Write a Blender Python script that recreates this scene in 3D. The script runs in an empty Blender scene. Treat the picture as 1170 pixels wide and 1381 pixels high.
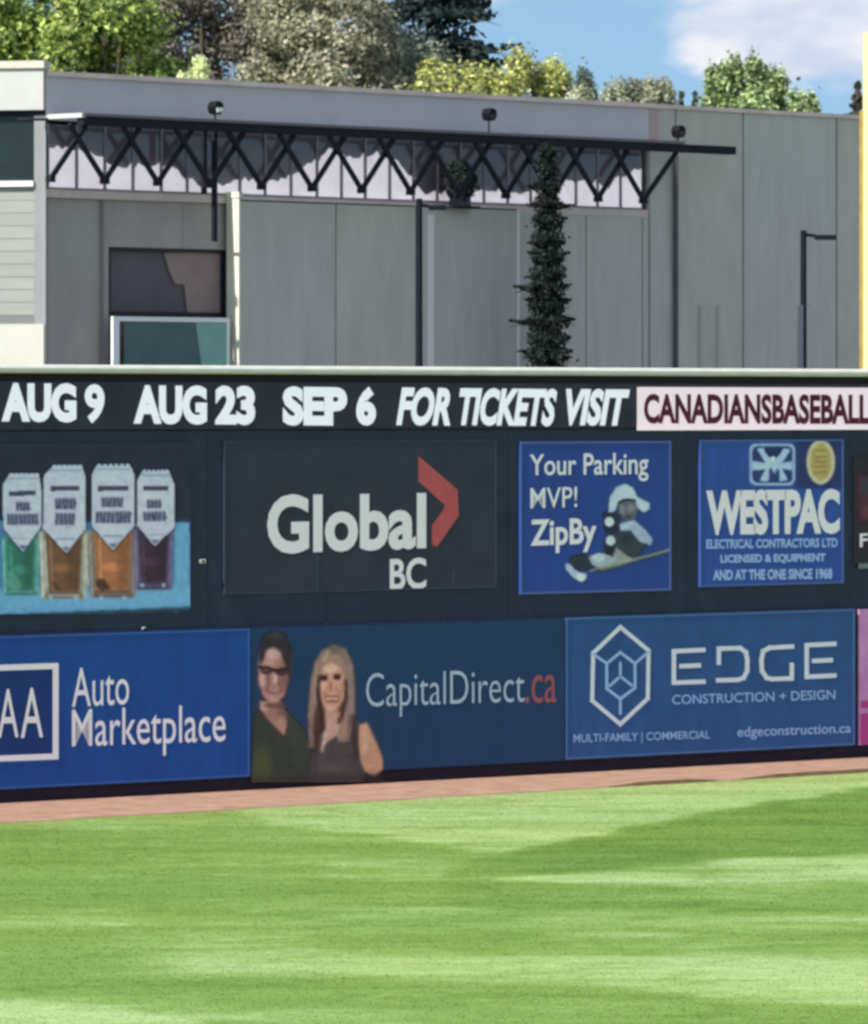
import bpy, math, random
import numpy as np
from mathutils import Vector, noise as mnoise
random.seed(7); rng = np.random.default_rng(7)
SC = bpy.context.scene

# ------------------------------------------------------------------ camera, sky, sun, exposure
F, CX, CY, H = 8280.0, 585.0, 548.0, 5.956        # focal length and principal point in photograph pixels, camera height
PW, PH = 1170.0, 1381.0
cam = bpy.data.cameras.new('camera'); co = bpy.data.objects.new('camera', cam); SC.collection.objects.link(co)
co.location = (0, 0, H); co.rotation_euler = (math.pi / 2, 0, 0)
cam.sensor_fit = 'HORIZONTAL'; cam.sensor_width = 36.0; cam.lens = 36.0 * F / PW
cam.shift_y = (CY - PH / 2) / PW
cam.clip_start = 0.5; cam.clip_end = 9000
cam.dof.use_dof = True; cam.dof.focus_distance = 20.0; cam.dof.aperture_fstop = 26.0     # hand-held zoom, focused short of the wall
SC.camera = co
try: SC.cycles.filter_width = 2.1
except Exception: pass

SUN_AZ = Vector((-0.7193, -0.6947, 0)); SUN_EL = math.radians(42)
world = bpy.data.worlds.new('World'); SC.world = world; world.use_nodes = True
nt = world.node_tree; N = nt.nodes; L = nt.links
for n in list(N): N.remove(n)
def wn(t, **k):
    n = N.new(t)
    for a, b in k.items(): setattr(n, a, b)
    return n
tc = wn('ShaderNodeTexCoord'); sky = wn('ShaderNodeTexSky', sky_type='NISHITA', sun_disc=False)
sky.sun_elevation = SUN_EL; sky.sun_rotation = math.atan2(SUN_AZ.x, SUN_AZ.y)
sky.air_density = 1.0; sky.dust_density = 0.5; sky.ozone_density = 1.5
# the sky overhead reaches down to the treetops: clear dry air
mp = wn('ShaderNodeMapping'); mp.inputs['Scale'].default_value = (1, 1, 0.7); mp.inputs['Location'].default_value = (0, 0, 0.34)
L.new(tc.outputs['Generated'], mp.inputs[0]); L.new(mp.outputs[0], sky.inputs[0])
cm = wn('ShaderNodeMapping'); cm.inputs['Scale'].default_value = (1, 1, 2.2)
L.new(tc.outputs['Generated'], cm.inputs[0])
n1 = wn('ShaderNodeTexNoise'); n1.inputs['Scale'].default_value = 24.0; n1.inputs['Detail'].default_value = 9; n1.inputs['Roughness'].default_value = 0.55
cm.inputs['Location'].default_value = (0.0, 0.0, 0.0)
L.new(cm.outputs[0], n1.inputs[0])
# cumulus bank to the right of the view (+X), thinning to the left
sep = wn('ShaderNodeSeparateXYZ'); L.new(tc.outputs['Generated'], sep.inputs[0])
bank = wn('ShaderNodeMapRange', interpolation_type='SMOOTHSTEP'); L.new(sep.outputs[0], bank.inputs[0])
bank.inputs[1].default_value = 0.018; bank.inputs[2].default_value = 0.052; bank.inputs[3].default_value = -0.12; bank.inputs[4].default_value = 0.13
low = wn('ShaderNodeMapRange', interpolation_type='SMOOTHSTEP'); L.new(sep.outputs[2], low.inputs[0])
low.inputs[1].default_value = 0.044; low.inputs[2].default_value = 0.060; low.inputs[3].default_value = -0.15; low.inputs[4].default_value = 0.04
ad = wn('ShaderNodeMath', operation='ADD'); L.new(n1.outputs[0], ad.inputs[0]); L.new(bank.outputs[0], ad.inputs[1])
ad2 = wn('ShaderNodeMath', operation='ADD'); L.new(ad.outputs[0], ad2.inputs[0]); L.new(low.outputs[0], ad2.inputs[1])
cmask = wn('ShaderNodeMapRange', interpolation_type='SMOOTHSTEP'); high = wn('ShaderNodeMapRange', interpolation_type='SMOOTHSTEP'); L.new(sep.outputs[2], high.inputs[0])      # fewer clouds overhead
high.inputs[1].default_value = 0.15; high.inputs[2].default_value = 0.5; high.inputs[3].default_value = 0.0; high.inputs[4].default_value = -0.16
ad3 = wn('ShaderNodeMath', operation='ADD'); L.new(ad2.outputs[0], ad3.inputs[0]); L.new(high.outputs[0], ad3.inputs[1])
L.new(ad3.outputs[0], cmask.inputs[0])
cmask.inputs[1].default_value = 0.485; cmask.inputs[2].default_value = 0.63; cmask.inputs[3].default_value = 0.04; cmask.inputs[4].default_value = 0.95
n2 = wn('ShaderNodeTexNoise'); n2.inputs['Scale'].default_value = 55; n2.inputs['Detail'].default_value = 5
L.new(cm.outputs[0], n2.inputs[0])
cr = wn('ShaderNodeValToRGB'); L.new(n2.outputs[0], cr.inputs[0])
cr.color_ramp.elements[0].position = 0.38; cr.color_ramp.elements[0].color = (2.8, 3.15, 3.8, 1)
cr.color_ramp.elements[1].position = 0.62; cr.color_ramp.elements[1].color = (4.15, 4.1, 4.3, 1)
CLOUD_RAMP = cr
tint = wn('ShaderNodeVectorMath', operation='MULTIPLY'); tint.inputs[1].default_value = (0.99, 1.08, 0.94)
mix = wn('ShaderNodeMix', data_type='RGBA'); L.new(cmask.outputs[0], mix.inputs[0]); L.new(sky.outputs[0], tint.inputs[0]); L.new(tint.outputs[0], mix.inputs[6]); L.new(cr.outputs[0], mix.inputs[7])
bg = wn('ShaderNodeBackground'); bg.inputs[1].default_value = 0.125; L.new(mix.outputs[2], bg.inputs[0])
wo = wn('ShaderNodeOutputWorld'); L.new(bg.outputs[0], wo.inputs[0])

sl = bpy.data.lights.new('sun', 'SUN'); so = bpy.data.objects.new('sun', sl); SC.collection.objects.link(so)
sl.energy = 4.0; sl.angle = math.radians(0.53); sl.color = (1.0, 0.955, 0.88)
sd = Vector((SUN_AZ.x * math.cos(SUN_EL), SUN_AZ.y * math.cos(SUN_EL), math.sin(SUN_EL)))
so.rotation_euler = sd.to_track_quat('Z', 'Y').to_euler(); so.location = (-30, -20, 60)
SC.view_settings.view_transform = 'Standard'; SC.view_settings.look = 'None'
SC.view_settings.exposure = 0.86; SC.view_settings.gamma = 1.0
try: SC.view_settings.use_curve_mapping = False
except Exception: pass

# ------------------------------------------------------------------ helpers
def lin(c): return tuple(((v / 255) / 12.92 if v / 255 <= 0.04045 else ((v / 255 + 0.055) / 1.055) ** 2.4) for v in c)
KS = np.array([0.98, 1.08, 1.28])           # surface colour from a colour seen in open shade
def S(r, g, b, k=1.0): return tuple(min(0.86, v * q * k) for v, q in zip(lin((r, g, b)), KS))
KB = np.array([2.5, 2.08, 1.92])
def SB(r, g, b): return tuple(min(0.8, v * q) for v, q in zip(lin((r, g, b)), KB))

def mat(name, color, rough=0.6, var=0.0, scale=3.0, bump=0.0, bscale=8.0, metal=0.0, stretch=(1, 1, 1), spec=0.2, var2=None):
    m = bpy.data.materials.new(name); m.use_nodes = True
    nt = m.node_tree; b = nt.nodes['Principled BSDF']
    b.inputs['Base Color'].default_value = (*color, 1); b.inputs['Roughness'].default_value = rough
    b.inputs['Metallic'].default_value = metal; b.inputs['Specular IOR Level'].default_value = spec
    t = nt.nodes.new('ShaderNodeTexCoord'); mp = nt.nodes.new('ShaderNodeMapping'); mp.inputs['Scale'].default_value = stretch
    nt.links.new(t.outputs['Object'], mp.inputs[0])
    if var:
        n = nt.nodes.new('ShaderNodeTexNoise'); n.inputs['Scale'].default_value = scale; n.inputs['Detail'].default_value = 6; n.inputs['Roughness'].default_value = 0.62
        nt.links.new(mp.outputs[0], n.inputs[0])
        r = nt.nodes.new('ShaderNodeValToRGB'); e = r.color_ramp.elements
        e[0].position = 0.3; e[1].position = 0.7
        lo = tuple(v * (1 - var) for v in color); hi = tuple(min(0.9, v * (1 + var)) for v in color)
        if var2: lo = var2
        e[0].color = (*lo, 1); e[1].color = (*hi, 1)
        nt.links.new(n.outputs[0], r.inputs[0]); nt.links.new(r.outputs[0], b.inputs['Base Color'])
    if bump:
        n = nt.nodes.new('ShaderNodeTexNoise'); n.inputs['Scale'].default_value = bscale; n.inputs['Detail'].default_value = 4
        nt.links.new(mp.outputs[0], n.inputs[0])
        bp = nt.nodes.new('ShaderNodeBump'); bp.inputs['Strength'].default_value = bump; bp.inputs['Distance'].default_value = 0.03
        nt.links.new(n.outputs[0], bp.inputs['Height']); nt.links.new(bp.outputs[0], b.inputs['Normal'])
    return m

def attr_mat(name, rough=0.6, alpha=False, trans=0.0, noise=0.0, nscale=5.0, stretch=(1, 1, 1)):
    m = bpy.data.materials.new(name); m.use_nodes = True
    nt = m.node_tree; b = nt.nodes['Principled BSDF']; b.inputs['Roughness'].default_value = rough; b.inputs['Specular IOR Level'].default_value = 0.25
    a = nt.nodes.new('ShaderNodeAttribute'); a.attribute_name = 'Col'
    src = a.outputs['Color']
    if noise:
        t = nt.nodes.new('ShaderNodeTexCoord'); mp = nt.nodes.new('ShaderNodeMapping'); mp.inputs['Scale'].default_value = stretch
        nt.links.new(t.outputs['Object'], mp.inputs[0])
        n = nt.nodes.new('ShaderNodeTexNoise'); n.inputs['Scale'].default_value = nscale; n.inputs['Detail'].default_value = 6; n.inputs['Roughness'].default_value = 0.65
        nt.links.new(mp.outputs[0], n.inputs[0])
        mr = nt.nodes.new('ShaderNodeMapRange'); mr.inputs[1].default_value = 0.3; mr.inputs[2].default_value = 0.7
        mr.inputs[3].default_value = 1 - noise; mr.inputs[4].default_value = 1 + noise
        nt.links.new(n.outputs[0], mr.inputs[0])
        vm = nt.nodes.new('ShaderNodeVectorMath'); vm.operation = 'SCALE'
        nt.links.new(src, vm.inputs[0]); nt.links.new(mr.outputs[0], vm.inputs['Scale']); src = vm.outputs[0]
    nt.links.new(src, b.inputs['Base Color'])
    if alpha: nt.links.new(a.outputs['Alpha'], b.inputs['Alpha'])
    if trans:
        tr = nt.nodes.new('ShaderNodeBsdfTranslucent'); nt.links.new(src, tr.inputs[0])
        mx = nt.nodes.new('ShaderNodeMixShader'); mx.inputs[0].default_value = trans
        nt.links.new(b.outputs[0], mx.inputs[1]); nt.links.new(tr.outputs[0], mx.inputs[2])
        nt.links.new(mx.outputs[0], nt.nodes['Material Output'].inputs[0])
    return m

class Frame:
    """an upright plane: local x runs along it, local z up, local -y towards the field"""
    def __init__(s, x, y, dx, dy):
        l = math.hypot(dx, dy); s.o = Vector((x, y, 0)); s.d = Vector((dx / l, dy / l, 0)); s.n = Vector((dy / l, -dx / l, 0)); s.rz = math.atan2(dy, dx)
    def st(s, px, py, off=0.0):
        k = (px - CX) / F; o = s.o + s.n * off
        t = (k * o.y - o.x) / (s.d.x - k * s.d.y); Y = o.y + s.d.y * t
        return t, H + (CY - py) / F * Y
    def root(s, name, a, z=0.0, off=0.0):
        e = bpy.data.objects.new(name, None); SC.collection.objects.link(e)
        p = s.o + s.d * a + s.n * off; e.location = (p.x, p.y, z); e.rotation_euler = (0, 0, s.rz); e.empty_display_size = 0.3
        e['o'] = (a, -off, z)
        return e

class MB:
    def __init__(s): s.v = []; s.f = []
    def add(s, v, f):
        b = len(s.v); s.v += [tuple(p) for p in v]; s.f += [tuple(i + b for i in q) for q in f]; return s
    def box(s, x0, x1, y0, y1, z0, z1):
        v = [(x0, y0, z0), (x1, y0, z0), (x1, y1, z0), (x0, y1, z0), (x0, y0, z1), (x1, y0, z1), (x1, y1, z1), (x0, y1, z1)]
        return s.add(v, [(0, 3, 2, 1), (4, 5, 6, 7), (0, 1, 5, 4), (1, 2, 6, 5), (2, 3, 7, 6), (3, 0, 4, 7)])
    def prism(s, pts, y0, y1):
        """pts: (x, z) outline, extruded from y0 (front) to y1"""
        n = len(pts); v = [(x, y0, z) for x, z in pts] + [(x, y1, z) for x, z in pts]
        return s.add(v, [tuple(range(n)), tuple(range(2 * n - 1, n - 1, -1))] + [(i, i + n, (i + 1) % n + n, (i + 1) % n) for i in range(n)])
    def flat(s, pts, y): return s.add([(x, y, z) for x, z in pts], [tuple(range(len(pts)))])
    def tube(s, a, b, ra, rb=None, n=8, cap=True):
        a = Vector(a); b = Vector(b); rb = ra if rb is None else rb; d = (b - a).normalized()
        u = d.orthogonal().normalized(); w = d.cross(u); v = []
        for p, r in ((a, ra), (b, rb)):
            for i in range(n):
                t = 2 * math.pi * i / n; v.append(p + u * (math.cos(t) * r) + w * (math.sin(t) * r))
        f = [(i, (i + 1) % n, (i + 1) % n + n, i + n) for i in range(n)]
        if cap: f += [tuple(range(n - 1, -1, -1)), tuple(range(n, 2 * n))]
        return s.add(v, f)
    def bar(s, x0, z0, x1, z1, y, w, d):
        """square bar between two points of an upright plane"""
        l = math.hypot(x1 - x0, z1 - z0); nx, nz = -(z1 - z0) / l * w / 2, (x1 - x0) / l * w / 2
        return s.prism([(x0 + nx, z0 + nz), (x0 - nx, z0 - nz), (x1 - nx, z1 - nz), (x1 + nx, z1 + nz)], y - d / 2, y + d / 2)
    def build(s, name, m, parent=None, bevel=0.0, smooth=False):
        o = parent.get('o') if parent is not None else None
        off = (0, 0, 0)
        p = parent
        while p is not None and p.get('o') is not None:
            off = tuple(p['o']); break
        me = bpy.data.meshes.new(name); me.from_pydata([(x - off[0], y - off[1], z - off[2]) for x, y, z in s.v], [], s.f)
        me.update(); me.materials.append(m)
        ob = bpy.data.objects.new(name, me); SC.collection.objects.link(ob)
        if parent is not None:
            ob.parent = parent
            if o is not None: ob['o'] = off
        if bevel:
            md = ob.modifiers.new('b', 'BEVEL'); md.width = bevel; md.segments = 2; md.limit_method = 'ANGLE'
        if smooth:
            for q in me.polygons: q.use_smooth = True
        return ob

def tag(o, label=None, cat=None, group=None, kind=None):
    if label: o['label'] = label
    if cat: o['category'] = cat
    if group: o['group'] = group
    if kind: o['kind'] = kind
    return o
def np_mesh(name, V, Fq, m, col=None, parent=None, link=True):
    """vertices (n,3), faces (m,k) arrays -> object, with an optional per-vertex colour (n,4)"""
    me = bpy.data.meshes.new(name); k = Fq.shape[1]
    me.vertices.add(len(V)); me.vertices.foreach_set('co', np.ascontiguousarray(V, dtype=np.float32).ravel())
    me.loops.add(Fq.size); me.loops.foreach_set('vertex_index', np.ascontiguousarray(Fq, dtype=np.int32).ravel())
    me.polygons.add(len(Fq)); me.polygons.foreach_set('loop_start', np.arange(0, Fq.size, k, dtype=np.int32))
    me.update(calc_edges=True)
    if col is not None:
        a = me.color_attributes.new('Col', 'FLOAT_COLOR', 'POINT'); a.data.foreach_set('color', np.ascontiguousarray(col, dtype=np.float32).ravel())
    me.materials.append(m); ob = bpy.data.objects.new(name, me); SC.collection.objects.link(ob)
    if parent is not None: ob.parent = parent
    return ob

# ------------------------------------------------------------------ lettering and print
_tx = {}
def glyphs(body, offset=0.0, shear=0.0, space=1.0):
    key = (body, offset, shear, space)
    if key in _tx: return _tx[key]
    cu = bpy.data.curves.new('t', 'FONT'); cu.body = body; cu.offset = offset; cu.shear = shear; cu.space_character = space; cu.resolution_u = 4
    ob = bpy.data.objects.new('t', cu); SC.collection.objects.link(ob)
    dg = bpy.context.evaluated_depsgraph_get(); me = bpy.data.meshes.new_from_object(ob.evaluated_get(dg))
    v = [(p.co.x, p.co.y) for p in me.vertices]; f = [tuple(p.vertices) for p in me.polygons]
    bpy.data.objects.remove(ob); bpy.data.meshes.remove(me)
    x0 = min(p[0] for p in v); x1 = max(p[0] for p in v); y0 = min(p[1] for p in v); y1 = max(p[1] for p in v)
    v = [((x - x0) / (x1 - x0), (y - y0) / (y1 - y0)) for x, y in v]
    _tx[key] = (v, f); return v, f
def text(fr, parent, body, x0, x1, tl, tr, bl, br, m, off, offset=0.0, shear=0.0, space=1.0, name='lettering'):
    """lettering fitted between four corners given as seen in the photograph, laid on the plane of its board"""
    v, f = glyphs(body, offset, shear, space); mb = MB(); out = []
    for u, w in v:
        px = x0 + (x1 - x0) * u; top = tl + (tr - tl) * u; bot = bl + (br - bl) * u
        s, z = fr.st(px, bot + (top - bot) * w, off); out.append((s, -off, z))
    mb.add(out, f); return mb.build(name, m, parent)
def ppoly(fr, mb, pts, off):
    return mb.add([(lambda q: (q[0], -off, q[1]))(fr.st(x, y, off)) for x, y in pts][::-1], [tuple(range(len(pts)))])
def stroke(fr, mb, pts, w, off, closed=False):
    n = len(pts); rngi = range(n if closed else n - 1)
    for i in rngi:
        a = Vector(pts[i]); b = Vector(pts[(i + 1) % n]); d = (b - a).normalized(); nn = Vector((-d.y, d.x)) * w / 2; e = d * w * 0.42
        ppoly(fr, mb, [a - e + nn, b + e + nn, b + e - nn, a - e - nn], off + 0.0004 * (i % 7))

class Canvas:
    """flat print: colours worked out on a fine grid and kept as vertex colours"""
    def __init__(s, x0, y0, x1, y1, step=1.2, base=None):
        s.x = np.arange(x0, x1 + step * 0.5, step); s.y = np.arange(y0, y1 + step * 0.5, step)
        s.X, s.Y = np.meshgrid(s.x, s.y); s.step = step
        s.c = np.zeros(s.X.shape + (3,)); s.a = np.zeros(s.X.shape)
        if base: s.c[:] = base; s.a[:] = 1
        else: s.first = True
    def mask(s, pts):
        P = np.array(pts, float); inside = np.zeros(s.X.shape, bool); j = len(P) - 1
        for i in range(len(P)):
            xi, yi = P[i]; xj, yj = P[j]
            if yi != yj:
                c = ((yi > s.Y) != (yj > s.Y)) & (s.X < (xj - xi) * (s.Y - yi) / (yj - yi) + xi); inside ^= c
            j = i
        return inside.astype(float)
    @staticmethod
    def blur(a, sg):
        if sg <= 0: return a
        r = int(3 * sg + 1); k = np.exp(-np.arange(-r, r + 1) ** 2 / (2 * sg * sg)); k /= k.sum()
        p = np.pad(a, r, mode='edge')
        p = np.apply_along_axis(lambda q: np.convolve(q, k, 'same'), 0, p); p = np.apply_along_axis(lambda q: np.convolve(q, k, 'same'), 1, p)
        return p[r:-r, r:-r]
    def put(s, m, col, o=1.0, sg=0.8):
        m = np.clip(s.blur(m, sg / s.step) * o, 0, 1)
        col = np.array(col, float); s.c = s.c * (1 - m[..., None]) + col * m[..., None] if s.a.max() > 0 else np.broadcast_to(col, s.c.shape).copy()
        # keep colour of a first layer unmixed with nothing
        s.c = np.where((s.a < 0.02)[..., None], np.where((m > 0.001)[..., None], col, s.c), s.c)
        s.a = np.maximum(s.a, m)
    def poly(s, pts, col, o=1.0, sg=0.8): s.put(s.mask(pts), col, o, sg)
    def ell(s, cx, cy, rx, ry, col, o=1.0, sg=0.8, rot=0.0):
        c, q = math.cos(rot), math.sin(rot); dx = s.X - cx; dy = s.Y - cy
        s.put((((dx * c + dy * q) / rx) ** 2 + ((-dx * q + dy * c) / ry) ** 2 < 1).astype(float), col, o, sg)
    def line(s, pts, w, col, o=1.0, sg=0.8):
        m = np.zeros(s.X.shape)
        for (x0, y0), (x1, y1) in zip(pts[:-1], pts[1:]):
            l2 = (x1 - x0) ** 2 + (y1 - y0) ** 2 + 1e-9; t = np.clip(((s.X - x0) * (x1 - x0) + (s.Y - y0) * (y1 - y0)) / l2, 0, 1)
            m = np.maximum(m, (np.hypot(s.X - x0 - t * (x1 - x0), s.Y - y0 - t * (y1 - y0)) < w / 2).astype(float))
        s.put(m, col, o, sg)
    def build(s, fr, off, name, m, parent, k=None):
        ny, nx = s.X.shape; lc = np.where(s.c <= 10.3, s.c / 255 / 12.92, ((s.c / 255 + 0.055) / 1.055) ** 2.4) * (KS if k is None else k)
        a, b, z = parent['o']
        o = fr.o + fr.n * off; kk = (s.X - CX) / F; t = (kk * o.y - o.x) / (fr.d.x - kk * fr.d.y); Yd = o.y + fr.d.y * t
        V = np.stack([t - a, np.full_like(t, -off - b), H + (CY - s.Y) / F * Yd - z], -1).reshape(-1, 3)
        i = np.arange(ny * nx).reshape(ny, nx)
        Q = np.stack([i[:-1, :-1], i[1:, :-1], i[1:, 1:], i[:-1, 1:]], -1).reshape(-1, 4)
        rg = np.random.default_rng(ny * nx); lc = lc * (1 + 0.9 * (s.blur(rg.random((ny, nx)), 1.6) - .5) + 0.5 * (s.blur(rg.random((ny, nx)), 3.5) - .5))[..., None]      # coarse print grain
        al = s.a.reshape(-1); keep = (al[Q].max(1) > 0.01); Q = Q[keep]
        col = np.concatenate([np.clip(lc, 0, 0.86).reshape(-1, 3), al[:, None]], 1)
        return np_mesh(name, V, Q, m, col, parent)

# ------------------------------------------------------------------ materials
M = {}
M['slate'] = mat('wall_slate_paint', S(46, 53, 66), 0.62, 0.18, 1.1, 0.15, 30, var2=S(38, 44, 57))
M['cap'] = mat('cap_paint', (0.56, 0.55, 0.50), 0.5, 0.1, 4, stretch=(1, 1, 4))
M['base_dark'] = mat('dark_base', S(36, 28, 38), 0.8, 0.3, 3, stretch=(1, 1, 5))
M['padding'] = mat('padding_vinyl', S(33, 40, 60), 0.5, 0.15, 3)
M['white'] = mat('print_white', (0.85, 0.81, 0.89), 0.5, 0.04, 20)
M['steel'] = mat('truss_steel', (0.014, 0.016, 0.024), 0.6, 0.25, 4, spec=0.1)
M['conc'] = mat('tilt_up_concrete', SB(122, 131, 131), 0.85, 0.09, 1.6, 0.2, 25, stretch=(2.2, 1, .35))
M['conc2'] = mat('tilt_up_concrete_warm', SB(124, 131, 128), 0.85, 0.10, 1.3, 0.2, 25, stretch=(1.6, 1, .5))
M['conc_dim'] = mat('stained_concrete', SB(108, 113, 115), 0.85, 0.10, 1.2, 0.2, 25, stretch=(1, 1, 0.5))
M['fascia'] = mat('fascia_metal', SB(126, 133, 143), 0.6, 0.06, 1.0)
M['coping'] = mat('roof_coping', SB(142, 140, 138), 0.6, 0.18, 1.5)
M['dark'] = mat('dark_interior', SB(58, 58, 72), 0.8, 0.2, 2)
M['joint'] = mat('joint_gap', SB(80, 84, 86), 0.9, 0.1, 2)  # even grey of the backing seen in the panel joints

def make_glass(name, tint, refl=0.09, rough=0.03):
    m = bpy.data.materials.new(name); m.use_nodes = True; nt = m.node_tree
    for n in list(nt.nodes): nt.nodes.remove(n)
    o = nt.nodes.new('ShaderNodeOutputMaterial'); g = nt.nodes.new('ShaderNodeBsdfGlossy'); g.inputs['Roughness'].default_value = rough
    t = nt.nodes.new('ShaderNodeBsdfTransparent'); t.inputs[0].default_value = (*tint, 1)
    fr = nt.nodes.new('ShaderNodeFresnel'); fr.inputs[0].default_value = 1.5
    mr = nt.nodes.new('ShaderNodeMapRange'); mr.inputs[3].default_value = refl; nt.links.new(fr.outputs[0], mr.inputs[0])
    mx = nt.nodes.new('ShaderNodeMixShader'); nt.links.new(mr.outputs[0], mx.inputs[0]); nt.links.new(t.outputs[0], mx.inputs[1]); nt.links.new(g.outputs[0], mx.inputs[2])
    nt.links.new(mx.outputs[0], o.inputs[0]); return m
M['glass'] = make_glass('clear_glass', (0.98, 0.98, 0.99), 0.02, 0.06)
M['dglass'] = make_glass('dark_window_glass', (0.5, 0.5, 0.55), 0.12)
PRINT = attr_mat('flat_print', 0.55, alpha=True)

# ------------------------------------------------------------------ ground
WALL = Frame(-6.5, 92.0, 13.855, 12.1)
def ground_pt(px, py):
    Y = F * H / (py - CY); return ((px - CX) / F * Y, Y)
g = MB(); g.add([(-3000, -500, -0.02), (3000, -500, -0.02), (3000, 5000, -0.02), (-3000, 5000, -0.02)], [(0, 1, 2, 3)])
tag(g.build('ground', mat('plaza_ground', (0.16, 0.16, 0.15), 0.9, 0.2, 0.3)), kind='structure')
# warning track, a band along the foot of the wall
def wl(a, d): p = WALL.o + WALL.d * a + WALL.n * d; return (p.x, p.y)
tr = MB(); A = np.linspace(-70, 80, 151); v = []; 
for a in A:
    w = 3.42 - 0.028 * max(-2, min(20, a)) + 0.10 * mnoise.noise(Vector((a * 0.7, 0, 0))) + 0.05 * mnoise.noise(Vector((a * 2.9, 5, 0)))
    v += [(*wl(a, -0.6), 0.012), (*wl(a, w), 0.012)]
tr.add(v, [(2 * i, 2 * i + 1, 2 * i + 3, 2 * i + 2) for i in range(150)])
DIRT = mat('clay_track', (0.335, 0.198, 0.14), 0.95, 0.26, 2.2, 0.8, 14)
tag(tr.build('warning_track', DIRT), kind='structure')

def seg(px0, py0, px1, py1): return (*ground_pt(px0, py0), *ground_pt(px1, py1))
MOW = [  # mowing bands as outlines on the ground, lightness, softness
    ([(330, 1092), (585, 1072), (1250, 1035), (1250, 1049), (1170, 1065), (1000, 1088), (900, 1106), (850, 1116), (760, 1136), (690, 1150), (640, 1150), (560, 1134), (470, 1122), (380, 1118)], 0.85, 1),
    ([(640, 1160), (690, 1151), (760, 1137), (850, 1117), (1000, 1089), (1170, 1066), (1250, 1050), (1250, 1146), (1170, 1151), (930, 1162), (820, 1170), (700, 1182), (600, 1184)], -0.75, 1),
    ([(670, 1188), (830, 1173), (930, 1164), (1170, 1152), (1250, 1147), (1250, 1190), (1170, 1190), (930, 1194), (760, 1192)], 0.9, 1),
    ([(600, 1195), (760, 1195), (930, 1196), (1250, 1193), (1250, 1228), (900, 1228), (700, 1232), (560, 1215)], -0.35, 1),
    ([(620, 1250), (760, 1234), (1250, 1231), (1250, 1258), (1000, 1262), (800, 1264)], 0.5, 1),
    ([(760, 1266), (1000, 1264), (1250, 1260), (1250, 1284), (900, 1282), (740, 1280)], -0.2, 1),
    ([(190, 1296), (330, 1288), (500, 1282), (640, 1284), (760, 1280), (930, 1284), (1250, 1288), (1250, 1356), (1170, 1356), (930, 1345), (780, 1330), (560, 1320), (420, 1316), (280, 1312)], 0.8, 2),
    ([(585, 1342), (760, 1335), (930, 1348), (1170, 1358), (1250, 1400), (500, 1400)], -0.3, 2),
    ([(-80, 1346), (60, 1352), (180, 1366), (290, 1384), (290, 1420), (-80, 1420)], 0.9, 1),
    ([(-80, 1242), (120, 1240), (230, 1244), (150, 1250), (-80, 1250)], 0.35, 1),
    ([(-80, 1126), (200, 1118), (340, 1125), (300, 1170), (100, 1180), (-80, 1170)], -0.08, 3),
    ([(-80, 1180), (200, 1175), (480, 1195), (585, 1210), (400, 1235), (-80, 1230)], -0.45, 3),
    ([(-80, 1255), (260, 1252), (250, 1282), (-80, 1290)], -0.30, 3),
    ([(0, 1310), (300, 1322), (560, 1332), (420, 1350), (150, 1345), (0, 1335)], -0.30, 3),
]
gx = np.arange(-14, 14.01, 0.1); gy = np.arange(44, 108.01, 0.16); GX, GY = np.meshgrid(gx, gy)
mow = np.zeros(GX.shape)
def vnoise(X, Y, sx, sy, seed):
    """smooth value noise on the lawn"""
    r = np.random.default_rng(seed); n = 256; T = r.random((n, n)); u = X * sx + 1000; v = Y * sy + 1000
    iu = np.floor(u).astype(int); iv = np.floor(v).astype(int); fu = u - iu; fv = v - iv; fu = fu * fu * (3 - 2 * fu); fv = fv * fv * (3 - 2 * fv)
    a = T[iv % n, iu % n]; b = T[iv % n, (iu + 1) % n]; c = T[(iv + 1) % n, iu % n]; d = T[(iv + 1) % n, (iu + 1) % n]
    return (a * (1 - fu) + b * fu) * (1 - fv) + (c * (1 - fu) + d * fu) * fv
# the mower's edges wander a little
GX0, GY0 = GX, GY
GX = GX0 + 0.5 * (vnoise(GX0, GY0, 1.5, 1.5, 21) - .5); GY = GY0 + 0.55 * (vnoise(GX0, GY0, 0.5, 0.9, 22) - .5) + 0.45 * (vnoise(GX0, GY0, 2.2, 1.8, 23) - .5)
for pts, val, sg in MOW:
    P = np.array([ground_pt(*p) for p in pts]); ins = np.zeros(GX.shape, bool); j = len(P) - 1
    for i in range(len(P)):
        xi, yi = P[i]; xj, yj = P[j]
        if yi != yj: ins ^= ((yi > GY) != (yj > GY)) & (GX < (xj - xi) * (GY - yi) / (yj - yi) + xi)
        j = i
    m_ = Canvas.blur(ins.astype(float), sg); mow = mow * (1 - m_) + val * m_
GX, GY = GX0, GY0
st1 = vnoise(GX + 0.25 * GY, GY, 0.35, 0.9, 1); st2 = vnoise(GX, GY, 0.7, 2.2, 2); st3 = vnoise(GX, GY, 2.5, 4.5, 3)
rip = np.abs(vnoise(GX + .8 * vnoise(GX, GY, .8, .8, 33), GY, 0.45, 1.5, 31) - .5) * 2; rip2 = np.abs(vnoise(GX, GY, 1.0, 3.0, 32) - .5) * 2      # rippled lie of the grass
mow = mow + (st1 - 0.5) * 0.7 + (st2 - 0.5) * 0.5 + (st3 - 0.5) * 0.30 - 0.55 * np.clip(1 - rip * 5, 0, 1) + 0.45 * np.clip(1 - rip2 * 6, 0, 1) * (st1 > .45)
yel = np.clip(vnoise(GX, GY, 0.3, 0.35, 9) * 1.6 - 0.5, 0, 1)
dry = 1 / (1 + np.exp(((GX + 6.5) * 0.658 - (GY - 92) * 0.753 - 3.9) * 2.5))       # worn, paler grass beside the track
dk = np.array([0.100, 0.180, 0.026]); md = np.array([0.152, 0.248, 0.048]); lt = np.array([0.268, 0.372, 0.140])
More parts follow.
